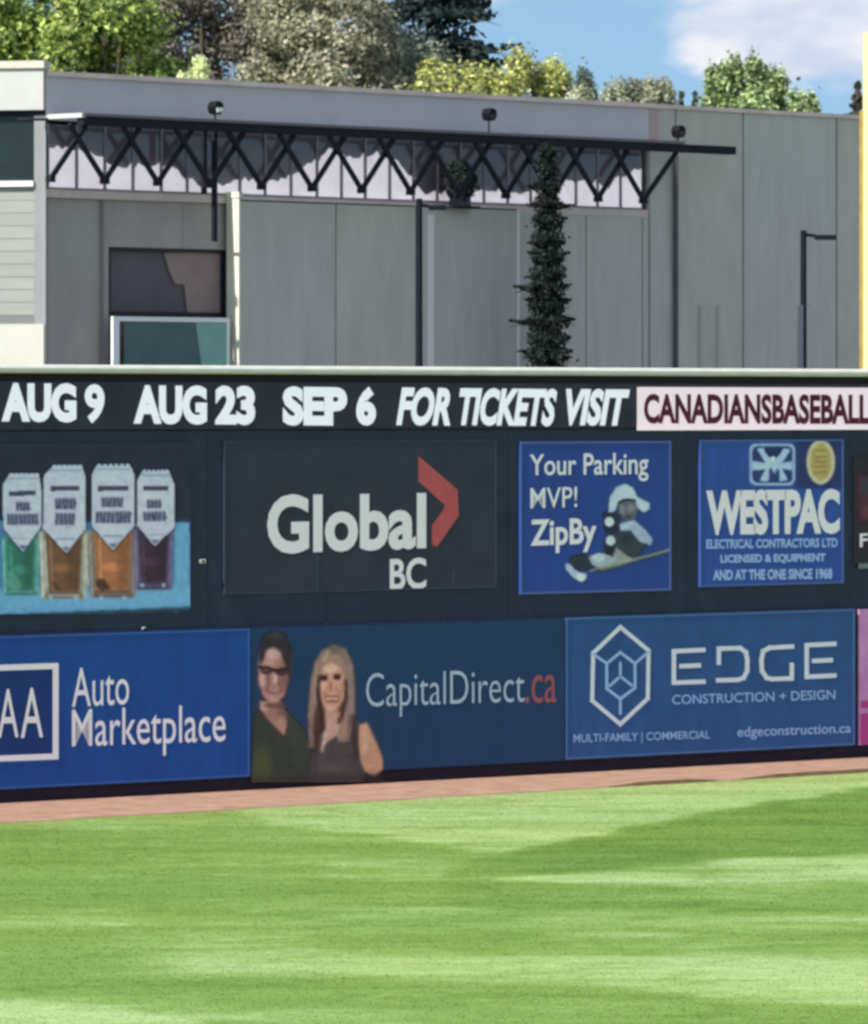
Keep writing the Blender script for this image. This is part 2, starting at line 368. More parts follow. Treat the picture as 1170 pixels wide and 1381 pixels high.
def grass_col(m, ye, dr):
    m = m[..., None]; c = np.where(m < 0, md + (dk - md) * np.clip(-m, 0, 1.3), md + (lt - md) * np.clip(m, 0, 1.25))
    c = c * (1 + ye[..., None] * np.array([0.04, 0.0, -0.15])); return c * (1 - 0.5 * dr[..., None]) + np.array([0.30, 0.31, 0.12]) * 0.5 * dr[..., None]
gc = grass_col(mow, yel, dry)
ny, nx = GX.shape; ii = np.arange(ny * nx).reshape(ny, nx)
Q = np.stack([ii[:-1, :-1], ii[:-1, 1:], ii[1:, 1:], ii[1:, :-1]], -1).reshape(-1, 4)
V = np.stack([GX, GY, 0.006 + 0.0 * GX], -1).reshape(-1, 3)
TURF = attr_mat('mown_turf', 0.9, noise=0.20, nscale=6.0, stretch=(0.6, 1, 1))
tag(np_mesh('lawn', V, Q, TURF, np.concatenate([gc.reshape(-1, 3), np.ones((ny * nx, 1))], 1)), kind='structure')
fl = MB(); q = [(*wl(-70, -0.5), 0.0), (-130, 20, 0.0), (-120, -60, 0.0), (150, -60, 0.0), (150, 60, 0.0), (*wl(80, -0.5), 0.0)]
fl.add(q, [tuple(range(6))]); tag(fl.build('outfield', mat('outfield_turf', (0.17, 0.28, 0.065), 0.95, 0.25, 0.25, 0.3, 6, stretch=(1, 1.6, 1))), kind='structure')
# standing blades over the lawn that the picture shows
nb = 420000; by = np.sqrt(rng.random(nb) * (103.0 ** 2 - 50 ** 2) + 50 ** 2); bx = (rng.random(nb) * 2 - 1) * (0.0706 * by + 0.8)
wd = (bx + 6.5) * 0.658 - (by - 92) * 0.753; tt = (bx + 6.5) * 0.753 + (by - 92) * 0.658
keep = wd > (3.36 - 0.028 * np.clip(tt, -2, 20) + 0.12 * rng.standard_normal(nb)); bx = bx[keep]; by = by[keep]; nb = len(bx)
ix = np.clip(((bx + 14) / 0.1).astype(int), 0, nx - 1); iy = np.clip(((by - 44) / 0.16).astype(int), 0, ny - 1)
bc = gc[iy, ix] * (0.88 + 0.34 * rng.random((nb, 1))); 
hgt = 0.007 + 0.006 * rng.random(nb); wdt = 0.010 + 0.012 * rng.random(nb); th = rng.random(nb) * math.pi; lean = rng.standard_normal((nb, 2)) * 0.014
c_, s_ = np.cos(th) * wdt, np.sin(th) * wdt
V = np.zeros((nb, 3, 3)); V[:, 0] = np.stack([bx - c_, by - s_, np.full(nb, 0.004)], 1); V[:, 1] = np.stack([bx + c_, by + s_, np.full(nb, 0.004)], 1)
V[:, 2] = np.stack([bx + lean[:, 0], by + lean[:, 1], hgt], 1)
BL = attr_mat('grass_blade', 0.7, trans=0.5)
tag(np_mesh('grass', V.reshape(-1, 3), np.arange(nb * 3).reshape(-1, 3), BL, np.concatenate([np.repeat(bc, 3, 0), np.ones((nb * 3, 1))], 1)),
    'short mown green turf in paler and darker mowing bands', 'grass', kind='stuff')
# lip of soil between turf and clay, its shadow put into the dark colour
lp = MB()
for a0, a1 in ((9.6, 12.0), (12.5, 17.2)):
    pts = np.linspace(a0, a1, 24); v = []
    for a in pts:
        w = 3.36 - 0.028 * a + 0.02 * math.sin(a * 3); e = min(1, (a - a0) * 1.5, (a1 - a) * 1.5)
        v += [(*wl(a, w + 0.10), 0.004), (*wl(a, w + 0.02), 0.016 + 0.05 * e), (*wl(a, w - 0.16), 0.010)]
    lp.add(v, [q for i in range(23) for q in ((3 * i, 3 * i + 3, 3 * i + 4, 3 * i + 1), (3 * i + 1, 3 * i + 4, 3 * i + 5, 3 * i + 2))])
tag(lp.build('soil_lip', mat('shaded_lip_soil', (0.10, 0.065, 0.035), 0.95, 0.3, 5, 0.5, 12)), kind='structure')

# ------------------------------------------------------------------ outfield wall
wall = WALL.root('outfield_wall', 0)
tag(wall, 'tall dark slate outfield wall with a pale cap, carrying all the advertising', 'wall')
b = MB(); b.box(-40, 55, 0.06, 0.35, 0, 6.47); b.build('wall_core', M['base_dark'], wall)
joints = [-40, -30, -20, -12, -5.2, WALL.st(-40, 700)[0], WALL.st(280, 700)[0], WALL.st(440, 700)[0], WALL.st(685, 700)[0], WALL.st(925, 700)[0], WALL.st(1146, 700)[0], 24, 32, 42, 55]
for a, c in zip(joints[:-1], joints[1:]):
    b = MB(); b.box(a + 0.004, c - 0.004, 0.0, 0.058, 2.56, 5.585); b.build('wall_panel', M['slate'], wall)
b = MB(); b.box(-40, 55, -0.03, 0.055, 5.60, 6.33); b.build('ribbon_panel', mat('ribbon_black', S(58, 52, 62), 0.55, 0.2, 1.6, stretch=(1, 1, 1), var2=S(42, 43, 52)), wall)
b = MB(); b.box(-40, 55, -0.01, 0.058, 6.335, 6.452); b.build('top_rail', mat('top_rail', S(30, 24, 28), 0.7), wall)
# rounded pale cap
b = MB(); prof = [(0.36, 6.455), (-0.055, 6.455), (-0.085, 6.48), (-0.085, 6.53), (-0.06, 6.565), (-0.01, 6.585), (0.36, 6.585)]
b.add([(-40, y, z) for y, z in prof] + [(55, y, z) for y, z in prof], [(i, i + 7, (i + 1) % 7 + 7, (i + 1) % 7) for i in range(7)] + [tuple(range(7)), tuple(range(13, 6, -1))])
b.build('cap', M['cap'], wall)
pj = [-40 + 2.44 * i for i in range(40)]
for a in pj[:-1]:
    b = MB(); b.box(a + 0.006, a + 2.434, -0.04, 0.058, 0.20, 2.552); b.build('padding', M['padding'], wall, bevel=0.012)
b = MB(); b.box(-40, 55, -0.028, 0.057, 0.0, 0.196); b.build('dark_base', M['base_dark'], wall)  # dark strip along the bottom of the wall, below the padding

def zavg(pts, off): return sum(WALL.st(x, y, off)[1] for x, y in pts) / len(pts)
def board(name, x0, x1, top, bot, m, label, cat='billboard', off=0.03, back=0.002, group='advertising boards on the outfield wall', frame=None, sheet='board'):
    s0 = WALL.st(x0, 700, off)[0]; s1 = WALL.st(x1, 700, off)[0]
    r = WALL.root(name, s0, bot, 0.0); r['o'] = (s0, 0.0, bot)
    b = MB(); b.box(s0, s1, -off, -back, bot, top); b.build(sheet, m, r)
    if frame:
        fm, w, d = frame
        for (a0, a1, c0, c1) in ((s0, s1, top - w, top), (s0, s1, bot, bot + w), (s0, s0 + w, bot + w, top - w), (s1 - w, s1, bot + w, top - w)):
            f = MB(); f.box(a0, a1, -off - d, -off - 0.001, c0, c1); f.build('edge_trim', fm, r)
    return tag(r, label, cat, group)
def banner_mat(name, c, v=0.10):
    return mat(name, c, 0.5, v, 1.3, 0.25, 2.2, stretch=(1.6, 1, 0.7))

# --- ribbon lettering
rib = WALL.root('ticket_ribbon', WALL.st(-300, 540)[0], 5.6); rib['o'] = (WALL.st(-300, 540)[0], 0.0, 5.6)
tag(rib, 'strip of white game dates along the wall top, ending in a pink box', 'sign')
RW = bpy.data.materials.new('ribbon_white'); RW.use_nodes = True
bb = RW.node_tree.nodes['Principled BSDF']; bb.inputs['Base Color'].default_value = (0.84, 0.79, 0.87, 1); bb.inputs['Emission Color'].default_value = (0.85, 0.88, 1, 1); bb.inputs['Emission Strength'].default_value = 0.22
o_ = 0.034
def RT(body, x0, x1, y0, y1, **k): text(WALL, rib, body, x0, x1, y0, y0 + (x1 - x0) * 0.01, y1, y1 + (x1 - x0) * 0.01, RW, o_, **k)
RT('AUG', 2, 103, 516, 569, offset=0.056); RT('9', 114, 141, 518, 571, offset=0.04)
RT('AUG', 180, 279, 519, 572, offset=0.056); RT('23', 290, 344, 520, 573, offset=0.056)
RT('SEP', 381, 468, 521, 574, offset=0.056); RT('6', 480, 507, 521, 574, offset=0.056)
RT('FOR', 534, 607, 522, 574, offset=0.045, shear=0.28); RT('TICKETS', 619, 751, 523, 574, offset=0.045, shear=0.28); RT('VISIT', 763, 849, 524, 574, offset=0.045, shear=0.28)
b = MB(); s0, _ = WALL.st(859, 550, 0.04); b.box(s0, 20.5, -0.040, -0.032, WALL.st(1000, 580, 0.04)[1], WALL.st(1000, 522.5, 0.04)[1])
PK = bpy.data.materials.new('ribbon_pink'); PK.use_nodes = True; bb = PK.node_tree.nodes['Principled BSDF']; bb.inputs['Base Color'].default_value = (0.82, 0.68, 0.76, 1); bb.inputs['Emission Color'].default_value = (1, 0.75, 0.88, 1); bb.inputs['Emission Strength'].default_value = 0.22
b.build('pink_box', PK, rib)
text(WALL, rib, 'CANADIANSBASEBALL', 868, 1173, 531, 532, 571.5, 572.5, mat('ribbon_red', S(98, 22, 48), 0.6, 0.3, 6, var2=S(75, 15, 40)), 0.044, offset=0.038)

# --- drinks board
dr = board('drinks_board', -130, 257.5, 5.40, 2.86, banner_mat('drinks_dark', S(44, 46, 60)), 'board showing four glasses of beer with white pointed labels on a blue tray', off=0.03)
c = Canvas(-70, 603.5, 256, 829, 1.25)
T = lambda x, y: (x / 2.925, 490 + y / 2.925)
def TP(l): return [T(*p) for p in l]
c.poly([(-80, 700), (200, 706), (256, 704), (258, 818), (120, 824), (-80, 832)], (84, 132, 166), 1, 1)
c.poly([(-80, 795), (258, 790), (258, 818), (-80, 832)], (122, 176, 204), 1, 3)
c.poly([(235, 705), (256, 704), (256, 790), (236, 800)], (122, 172, 202), 1, 2)
for q in range(9): c.line([(-60 + q * 36, 800), (-50 + q * 36, 824)], 3, (120, 172, 205), 0.4, 2)
def glass_of(x0, x1, yt, yb, liq, rim, dark):
    w = x1 - x0
    x0 -= 2.5; x1 += 2.5; w = x1 - x0; c.poly([(x0, yt), (x1, yt), (x1 - 0.06 * w, yb), (x0 + 0.06 * w, yb)], rim, 0.9, 1.2)
    c.poly([(x0 + 0.13 * w, yt), (x1 - 0.13 * w, yt), (x1 - 0.2 * w, yb - 9), (x0 + 0.2 * w, yb - 9)], liq, 1, 1.5)
    c.poly([(x0 + 0.15 * w, yb - 9), (x1 - 0.15 * w, yb - 9), (x1 - 0.12 * w, yb - 1), (x0 + 0.12 * w, yb - 1)], dark, 0.8, 1.5)
    c.ell((x0 + x1) / 2, yt + 0.55 * (yb - yt), w * 0.22, 6, tuple(min(255, v * 1.35) for v in liq), 0.7, 1.5)
    c.line([(x0 + 0.05 * w, yt + 4), (x0 + 0.1 * w, yb - 4)], 2, tuple(min(255, v + 60) for v in rim), .8, .8); c.line([(x1 - 0.06 * w, yt + 6), (x1 - 0.1 * w, yb - 6)], 1.6, tuple(min(255, v + 45) for v in rim), .7, .8)
    c.line([(x0 + 0.24 * w, yt + 12), (x0 + 0.28 * w, yb - 14)], 3, tuple(min(255, v * 1.5 + 20) for v in liq), .55, 1.2); c.line([(x0 + .18 * w, yb - 5), (x1 - .18 * w, yb - 5)], 2, tuple(min(255, v + 70) for v in rim), .6, 1)
    c.poly([(x0 + .55 * w, yt + 8), (x1 - .16 * w, yt + 8), (x1 - .2 * w, yb - 12), (x0 + .6 * w, yb - 12)], tuple(v * .7 for v in liq), .5, 3)
    c.line([(x0 + 0.3 * w, yb - 22), (x0 + 0.42 * w, yb - 12)], 4, tuple(v * 0.6 for v in liq), 0.7, 1.2)
glass_of(4, 52, 725, 803, (62, 120, 98), (96, 160, 140), (50, 88, 84))
glass_of(54, 118, 715, 808, (128, 86, 60), (196, 178, 150), (96, 70, 62))
glass_of(120, 184, 715, 806, (186, 112, 70), (150, 120, 100), (110, 72, 60))
glass_of(182, 232, 712, 795, (70, 44, 58), (110, 90, 120), (62, 48, 66))
glass_of(-58, -6, 720, 803, (150, 140, 80), (170, 170, 150), (80, 80, 60))
c.line([T(175, 700), T(185, 880)], 4, (206, 198, 178), 0.8, 1); c.line([T(335, 690), T(345, 870)], 5, (214, 196, 160), 0.8, 1)
c.poly(TP([(30, 820), (60, 830), (85, 880), (60, 905), (30, 880)]), (110, 168, 140), 0.8, 1.2)
c.poly(TP([(380, 850), (410, 850), (435, 885), (405, 900), (380, 880)]), (70, 42, 34), 0.8, 1.2)
for x, y in ((200, 925), (300, 925), (400, 925), (490, 925), (560, 875), (645, 875)): c.ell(*T(x, y), 3, 3, (196, 204, 210), 0.8, 1)
for pts in ([(8, 480), (35, 438), (155, 436), (165, 500), (165, 640), (90, 745), (12, 650)], [(172, 440), (205, 405), (325, 405), (340, 450), (340, 650), (262, 750), (168, 650)],
            [(360, 440), (380, 402), (515, 402), (532, 440), (532, 640), (445, 738), (360, 640)], [(540, 460), (560, 425), (668, 425), (690, 480), (690, 645), (610, 722), (540, 640)]):
    P_ = TP(pts); cx_ = sum(p[0] for p in P_) / 7; cy_ = sum(p[1] for p in P_) / 7
    c.poly([(cx_ + (x - cx_) * 1.05, cy_ + (y - cy_) * 1.04) for x, y in P_], (30, 30, 42), 0.6, 1.5)
    c.poly(P_, (214, 208, 214), 1, 0.9)
    x0, x1 = P_[0][0] + 3, P_[4][0] - 3; w = x1 - x0; yb = P_[0][1]
    c.poly([(x0 + 4, P_[1][1] + 4), (x1 - 3, P_[1][1] + 4), (x1 - 3, P_[1][1] + 7), (x0 + 4, P_[1][1] + 7)], (140, 140, 160), 0.55, 0.9)
    for k in range(6): c.ell(P_[1][0] + (P_[2][0] - P_[1][0]) * (k + .5) / 6, P_[1][1], 3, 2.2, (205, 206, 222), 1, 0.6)
    y1 = P_[0][1] + (12 if pts[0][1] > 450 else 19)
    c.poly([(x0 + 0.12 * w, y1 - 3.5), (x1 - 0.12 * w, y1 - 4.5), (x1 - 0.12 * w, y1 + 2), (x0 + 0.12 * w, y1 + 3)], (58, 58, 74), 0.9, 0.7)
    yc = P_[6][1] + 0.42 * (P_[5][1] - P_[6][1]); c.line([(x0 + 0.25 * w, yc), (x1 - 0.25 * w, yc)], 1.5, (120, 120, 140), 0.6, 0.8)
    yv = P_[5][1] - 6; c.poly([(P_[5][0] - 6, yv - 3), (P_[5][0] + 6, yv - 3), (P_[5][0], yv + 3)], (90, 90, 110), 0.8, 0.8)
rq = random.Random(3)
for x0, x1, y0, y1 in ((22, 40, 677, 689), (10, 51, 693, 708), (74, 102, 672, 687), (75, 101, 692, 708), (137, 166, 671, 684), (129, 176, 690, 706), (198, 217, 674, 686), (193, 223, 690, 703)):
    c.poly([(x0, y0), (x1, y0 - .5), (x1, y1 - .5), (x0, y1)], (128, 128, 146), .9, 1.1); nx_ = int((x1 - x0) / 5.4)
    for k in range(nx_ + 1):
        xx = x0 + 1.5 + (x1 - x0 - 3) * k / max(1, nx_); c.line([(xx, y0 + 1.5), (xx + rq.uniform(-1.5, 1.5), y1 - 1.5)], 2.4, (62, 62, 80), .85, .9)
        if rq.random() < .6: yy = rq.uniform(y0 + 2, y1 - 2); c.line([(xx, yy), (xx + 3, yy)], 2, (62, 62, 80), .7, .9)
c.build(WALL, 0.033, 'print', PRINT, dr)

# --- plain dark board with large white word and red chevron
gl = board('news_board', 302, 669, 5.42, 3.05, mat('charcoal_board', S(52, 54, 64), 0.6, 0.14, 1.2, 0.1, 3), 'charcoal board with a large white word, BC below it and a red chevron', off=0.022,
           frame=(mat('board_trim', S(60, 68, 78), 0.6), 0.022, 0.006))
text(WALL, gl, 'Global', 360, 574.5, 667, 664, 748, 740, M['white'], 0.026, offset=0.032)
text(WALL, gl, 'BC', 525.5, 574.5, 753.5, 751.5, 796, 794, M['white'], 0.026, offset=0.022)
D = lambda x, y: (280 + x / 2.925, 490 + y / 2.925)
b = MB()
for quad in ([(830, 365), (985, 498), (935, 560), (830, 465)], [(985, 498), (990, 600), (930, 576), (935, 560)], [(990, 600), (905, 722), (884, 716), (884, 640), (930, 576)]): ppoly(WALL, b, [D(*p) for p in quad], 0.026)
b.build('chevron', mat('chevron_red', S(186, 82, 80), 0.5, 0.12, 5), gl)
for x, y0, y1 in ((428, 744, 812), (612, 770, 790)):
    b = MB()
    s, z0 = WALL.st(x, y1, 0.027); _, z1 = WALL.st(x, y0, 0.027); b.box(s - 0.012, s + 0.012, -0.026, -0.0225, max(z0, 3.08), z1)
    b.build('seam', mat('seam', S(62, 70, 78), 0.7), gl)

# --- parking board with batter
zp = board('parking_board', 701, 904.5, WALL.st(800, 595)[1], WALL.st(800, 799)[1], banner_mat('parking_blue', S(44, 70, 134)), 'square blue parking board with a player in a white helmet holding a bat', off=0.03, frame=(mat('blue_trim', S(84, 100, 148), 0.5), 0.035, 0.006))
text(WALL, zp, 'Your Parking', 714, 874, 613, 610, 650, 649, M['white'], 0.034, offset=0.012)
text(WALL, zp, 'MVP!', 715, 778, 658, 656, 686, 684, M['white'], 0.034, offset=0.004)
text(WALL, zp, 'ZipBy', 715, 804, 701, 698, 747, 744, M['white'], 0.034, offset=0.025)
c = Canvas(756, 648, 903.5, 790, 0.9); T = lambda x, y: (680 + x / 4.875, 570 + y / 4.875)
W_ = (206, 212, 222)
c.poly(TP([(600, 960), (730, 920), (860, 890), (1090, 826), (1090, 850), (870, 910), (640, 985)]), (92, 96, 84), .9, 1)
c.poly(TP([(430, 880), (520, 862), (590, 900), (575, 960), (500, 975), (430, 935)]), (44, 54, 62), 1, 1)
c.poly(TP([(640, 600), (700, 560), (760, 620), (745, 700), (880, 720), (930, 800), (880, 880), (780, 880), (690, 870), (650, 820), (670, 720)]), (58, 66, 70), 1, 1.2)
c.poly(TP([(650, 590), (700, 570), (740, 620), (740, 720), (700, 740), (655, 700)]), (38, 40, 58), 1, 1)
c.poly(TP([(735, 820), (800, 870), (870, 900), (760, 935), (640, 960), (700, 900)]), (158, 156, 142), 1, 1)
c.poly(TP([(550, 880), (620, 855), (690, 870), (740, 900), (700, 940), (630, 960), (575, 935)]), (176, 180, 180), 1, 1)
c.ell(*T(620, 890), 9, 5, W_, 1, 1)
c.poly(TP([(400, 930), (430, 925), (470, 975), (540, 995), (535, 1030), (505, 1048), (455, 1020), (405, 965)]), (190, 198, 212), 1, .9)
c.ell(*T(503, 1015), 6, 5, (228, 232, 240), 1, .9)
c.line(TP([(560, 975), (700, 930), (860, 895), (1000, 860), (1088, 832)]), 2.6, (168, 164, 140), .95, .8)
c.poly(TP([(755, 665), (850, 640), (930, 710), (975, 770), (960, 805), (890, 785), (830, 710), (760, 712)]), (176, 184, 198), 1, 1)
c.line(TP([(775, 690), (830, 660)]), 5, W_, .9, 1)
c.poly(TP([(750, 520), (860, 500), (880, 560), (860, 630), (800, 650), (750, 600)]), (104, 104, 110), 1, 1)
c.ell(*T(775, 570), 4, 6, (150, 142, 140), .8, 1); c.ell(*T(830, 565), 5, 6, (150, 146, 148), .7, 1); c.ell(*T(815, 620), 5, 3, (60, 56, 62), .8, 1)
c.poly(TP([(680, 590), (695, 490), (735, 425), (795, 403), (845, 430), (872, 490), (955, 530), (950, 570), (915, 588), (872, 560), (860, 505), (780, 500), (745, 530), (725, 585)]), W_, 1, 1)
c.line(TP([(752, 522), (800, 506), (856, 512)]), 2.4, (26, 26, 36), 1, .7)
c.ell(*T(690, 652), 6.5, 6.5, (222, 226, 232), 1, .8); c.ell(*T(697, 775), 6.5, 6.5, (216, 220, 226), 1, .8)
c.ell(*T(690, 840), 7, 6, (34, 38, 44), .9, 1); c.ell(*T(800, 770), 10, 7, (46, 52, 58), .8, 1.5)
c.build(WALL, 0.033, 'print', PRINT, zp)

# --- electrical board
wp = board('electrical_board', 943, 1137, WALL.st(1040, 593)[1], WALL.st(1040, 789)[1], banner_mat('electric_blue', S(50, 80, 146)), 'square blue board with big rounded white capitals and a gold oval seal', off=0.03, frame=(mat('blue_grey_trim', S(84, 98, 146), 0.5), 0.03, 0.006))
c = Canvas(1000, 594, 1134, 660, 0.9); T = lambda x, y: (920 + x / 3.944, 490 + y / 3.944)
c.poly(TP([(610, 402), (850, 400), (850, 660), (610, 660)]), (58, 62, 104), .7, 3)
def rr(x0, y0, x1, y1, r, n=6):
    p = []
    for cx_, cy_, a0 in ((x1 - r, y1 - r, 0), (x0 + r, y1 - r, 90), (x0 + r, y0 + r, 180), (x1 - r, y0 + r, 270)):
        for i in range(n + 1): a = math.radians(a0 + 90 * i / n); p.append((cx_ + r * math.cos(a), cy_ + r * math.sin(a)))
    return p
c.poly(TP(rr(355, 425, 602, 650, 38)), (168, 186, 222), 1, .9); c.poly(TP(rr(372, 442, 585, 634, 26)), (44, 60, 104), 1, .8)
c.poly(TP([(372, 520), (440, 530), (395, 455), (430, 448), (485, 520), (540, 450), (575, 460), (530, 530), (585, 520), (585, 570), (530, 560), (560, 620), (520, 628), (485, 575), (450, 630), (410, 625), (440, 565), (372, 570)]), (190, 204, 232), 1, .9)
c.poly(TP([(430, 455), (535, 452), (510, 495), (455, 497)]), (34, 46, 84), 1, .8); c.ell(*T(482, 508), 3, 3.5, (236, 240, 250), 1, .7)
c.ell(*T(470, 590), 3, 8, (44, 60, 104), .9, .8); c.ell(*T(505, 592), 3, 8, (44, 60, 104), .9, .8)
c.ell(*T(735, 525), 19.5, 30.5, (222, 200, 160), 1, .9); c.ell(*T(735, 525), 14.5, 24.5, (196, 164, 98), 1, 1)
for y in (465, 500, 525, 550, 580): c.line(TP([(705, y), (765, y - 2)]), 2.6, (150, 118, 60), .8, .9)
c.build(WALL, 0.033, 'print', PRINT, wp)
text(WALL, wp, 'WESTPAC', 952, 1132, 661, 659, 722, 720, M['white'], 0.034, offset=0.045, space=0.92)
LB = mat('print_pale_blue', S(164, 180, 224), 0.5)
text(WALL, wp, 'ELECTRICAL CONTRACTORS LTD', 952, 1129, 727.5, 725.5, 740, 738, LB, 0.034, offset=0.035)
text(WALL, wp, 'LICENSED & EQUIPMENT', 971, 1113, 748, 746, 761, 759, LB, 0.034, offset=0.045)
text(WALL, wp, 'AND AT THE ONE SINCE 1968', 961, 1122, 768, 766, 783, 781, LB, 0.034, offset=0.045)

# --- boards cut by the right edge
rd = board('photo_board', 1152, 1330, 5.10, 3.30, mat('maroon_photo', S(52, 40, 46), 0.6, 0.5, 2.2, var2=S(34, 34, 38)), 'dark board with a reddish photograph above the pink banner, cut by the right edge', off=0.03)
c = Canvas(1153, 634, 1200, 745, 1.2); c.poly([(1153, 640), (1200, 640), (1200, 700), (1156, 705)], (86, 48, 58), .9, 3); c.ell(1168, 655, 9, 12, (70, 64, 74), .9, 2); c.ell(1172, 690, 11, 10, (120, 62, 70), .8, 2)
c.build(WALL, 0.033, 'print', PRINT, rd)
text(WALL, rd, 'F', 1159, 1170, 720, 719, 738, 737, M['white'], 0.036, offset=0.02)
b = MB(); ppoly(WALL, b, [(1157, 760), (1240, 757), (1240, 764), (1157, 767)], 0.036); b.build('underline', mat('grey_print', S(110, 118, 116), 0.6), rd)
pk = board('pink_board', 1158, 1330, 2.52, 0.23, mat('pink_vinyl', S(196, 140, 172), 0.5, 0.25, 1.4, var2=S(176, 104, 150)), 'pink banner cut by the right edge of the picture on the lower padding', cat='banner', off=0.07, back=0.042)
b = MB(); ppoly(WALL, b, [(1160, 945), (1240, 942), (1240, 952), (1160, 955)], 0.074); ppoly(WALL, b, [(1160, 962), (1240, 960), (1240, 1000), (1160, 1004)], 0.074); b.build('magenta_print', mat('magenta', S(178, 60, 120), 0.5), pk)
# tiny fittings on the wall
for px, py, lab, grp in ((272, 757, 'small pale fitting on the dark wall right of the drinks board', None), (193, 848, 'tiny pale fitting just above the motoring banner', None)):
    s, z = WALL.st(px, py); r = WALL.root('wall_fitting', s, z - 0.03); b = MB(); w = 0.06 if px == 272 else 0.035
    o2 = 0.0 if px == 272 else 0.0
    b.box(s - w, s + w, -0.03, -0.001, z - 0.03, z + 0.03); b.build('cover', M['cap'], r, bevel=0.01); b = MB(); b.tube((s, -0.03, z), (s, -0.05, z), 0.02); b.build('screw', M['steel'], r); tag(r, lab, 'fitting')

# --- lower banners
def banner(name, x0, x1, m, label, top=2.515, bot=0.225, frame=None): return board(name, x0, x1, top, bot, m, label, 'banner', 0.07, 0.042, 'banners along the foot of the outfield wall', frame, 'sheet')
aa = banner('motoring_banner', -160, 336.5, banner_mat('royal_blue', S(27, 72, 134)), 'bright royal blue banner with a white framed emblem and two lines of white lettering', frame=(mat('blue_hem', S(58, 92, 150), 0.5), 0.03, 0.005))
b = MB(); ppoly(WALL, b, [(-110, 908), (74, 902), (74, 1017), (-110, 1024)], 0.074); b.build('emblem_field', mat('navy_print', S(24, 54, 104), 0.5, .1, 4), aa)
b = MB(); stroke(WALL, b, [(-110, 904), (75, 898), (75, 1020), (-110, 1027)], 8, 0.076, True); b.build('emblem_frame', M['white'], aa)
for bd, x0, x1 in (('A', -3, 25), ('A', 28, 58), ('C', -38, -8), ):
    text(WALL, aa, bd, x0, x1, 929.5 if x0 < 20 else 928, 928.5 if x0 < 20 else 927, 995, 994, M['white'], 0.078, offset=0.0)
text(WALL, aa, 'Auto', 97, 174, 901, 898, 954, 950, M['white'], 0.074, offset=0.0)
text(WALL, aa, 'Marketplace', 97, 304, 957, 949, 1023, 1016, M['white'], 0.074, offset=0.002)

cd = banner('lender_banner', 337.5, 761.5, banner_mat('teal_navy', S(30, 60, 90)), 'dark teal banner with a printed photograph of a man and a woman')
text(WALL, cd, 'CapitalDirect', 493.5, 707, 908, 901, 968, 961, mat('print_ice', (0.44, 0.55, 0.68), 0.5, .06, 9), 0.074, offset=-0.008)
text(WALL, cd, '.ca', 708, 750, 911, 909.5, 949, 947.5, mat('print_rust', S(162, 84, 84), 0.5), 0.074, offset=0.0)
c = Canvas(339, 845, 528, 1055, 1.0); T = lambda x, y: (320 + x / 4.875, 830 + y / 4.875)
SK = (178, 132, 124)
# man
c.poly(TP([(110, 640), (150, 610), (330, 620), (380, 680), (440, 740), (480, 880), (500, 1100), (90, 1100), (95, 900)]), (48, 54, 46), 1, 1.2)
c.poly(TP([(110, 880), (200, 860), (230, 1100), (90, 1100)]), (76, 82, 44), .7, 5); c.poly(TP([(330, 660), (420, 760), (430, 1000), (340, 900)]), (58, 62, 56), .6, 4)
c.line(TP([(330, 800), (345, 1040)]), 2, (36, 40, 36), .6, 1.5); c.line(TP([(230, 800), (260, 1040)]), 2.5, (38, 44, 34), .5, 2)
c.poly(TP([(150, 560), (290, 570), (325, 660), (325, 740), (310, 800), (240, 740), (180, 670), (145, 615)]), (150, 108, 98), 1, 1.2)
c.poly(TP([(150, 560), (195, 570), (200, 640), (150, 612)]), (196, 152, 142), .9, 1.5)
c.poly(TP([(250, 570), (315, 560), (330, 690), (270, 660)]), (98, 64, 60), .6, 3)
c.poly(TP([(250, 690), (300, 660), (320, 730), (305, 790)]), (186, 142, 124), .6, 2.5)
c.line(TP([(150, 625), (205, 700), (310, 805), (332, 735)]), 2.2, (54, 38, 36), .9, 1)
c.poly(TP([(140, 300), (155, 220), (220, 180), (300, 200), (336, 280), (332, 420), (312, 520), (262, 580), (208, 582), (165, 520), (140, 420)]), (166, 118, 110), 1, 1.2)
c.poly(TP([(290, 240), (345, 260), (340, 430), (300, 540), (285, 430)]), (112, 74, 72), .7, 3)
c.poly(TP([(150, 330), (140, 230), (165, 130), (230, 95), (310, 120), (350, 200), (352, 330), (338, 420), (318, 330), (292, 262), (240, 205), (195, 225), (172, 290)]), (44, 38, 46), 1, 1.3)
c.ell(*T(255, 130), 10, 5, (70, 64, 76), .6, 2.5)
c.ell(*T(235, 255), 10, 7, (206, 166, 160), .85, 2.5); c.ell(*T(205, 310), 7, 4, (196, 150, 144), .7, 2)
c.line(TP([(148, 340), (200, 346), (235, 358), (262, 362), (325, 350)]), 4, (30, 12, 16), 1, .8)
c.ell(*T(190, 362), 8, 5.5, (58, 34, 38), .85, .8); c.ell(*T(285, 372), 8, 5.5, (52, 28, 34), .85, .8); c.ell(*T(186, 358), 2.5, 1.8, (120, 96, 100), .7, .8)
c.line(TP([(165, 368), (215, 374)]), 3, (84, 48, 50), .7, 1.2); c.line(TP([(260, 385), (310, 378)]), 3, (84, 48, 50), .6, 1.2)
c.ell(*T(160, 425), 4, 9, (206, 160, 154), .9, 1.8); c.ell(*T(248, 415), 3.5, 7, (204, 160, 150), .9, 1.5)
c.line(TP([(200, 395), (205, 450), (190, 495)]), 2.6, (104, 60, 56), .8, 1.3); c.line(TP([(278, 400), (272, 450), (290, 490)]), 2.6, (104, 62, 58), .7, 1.4)
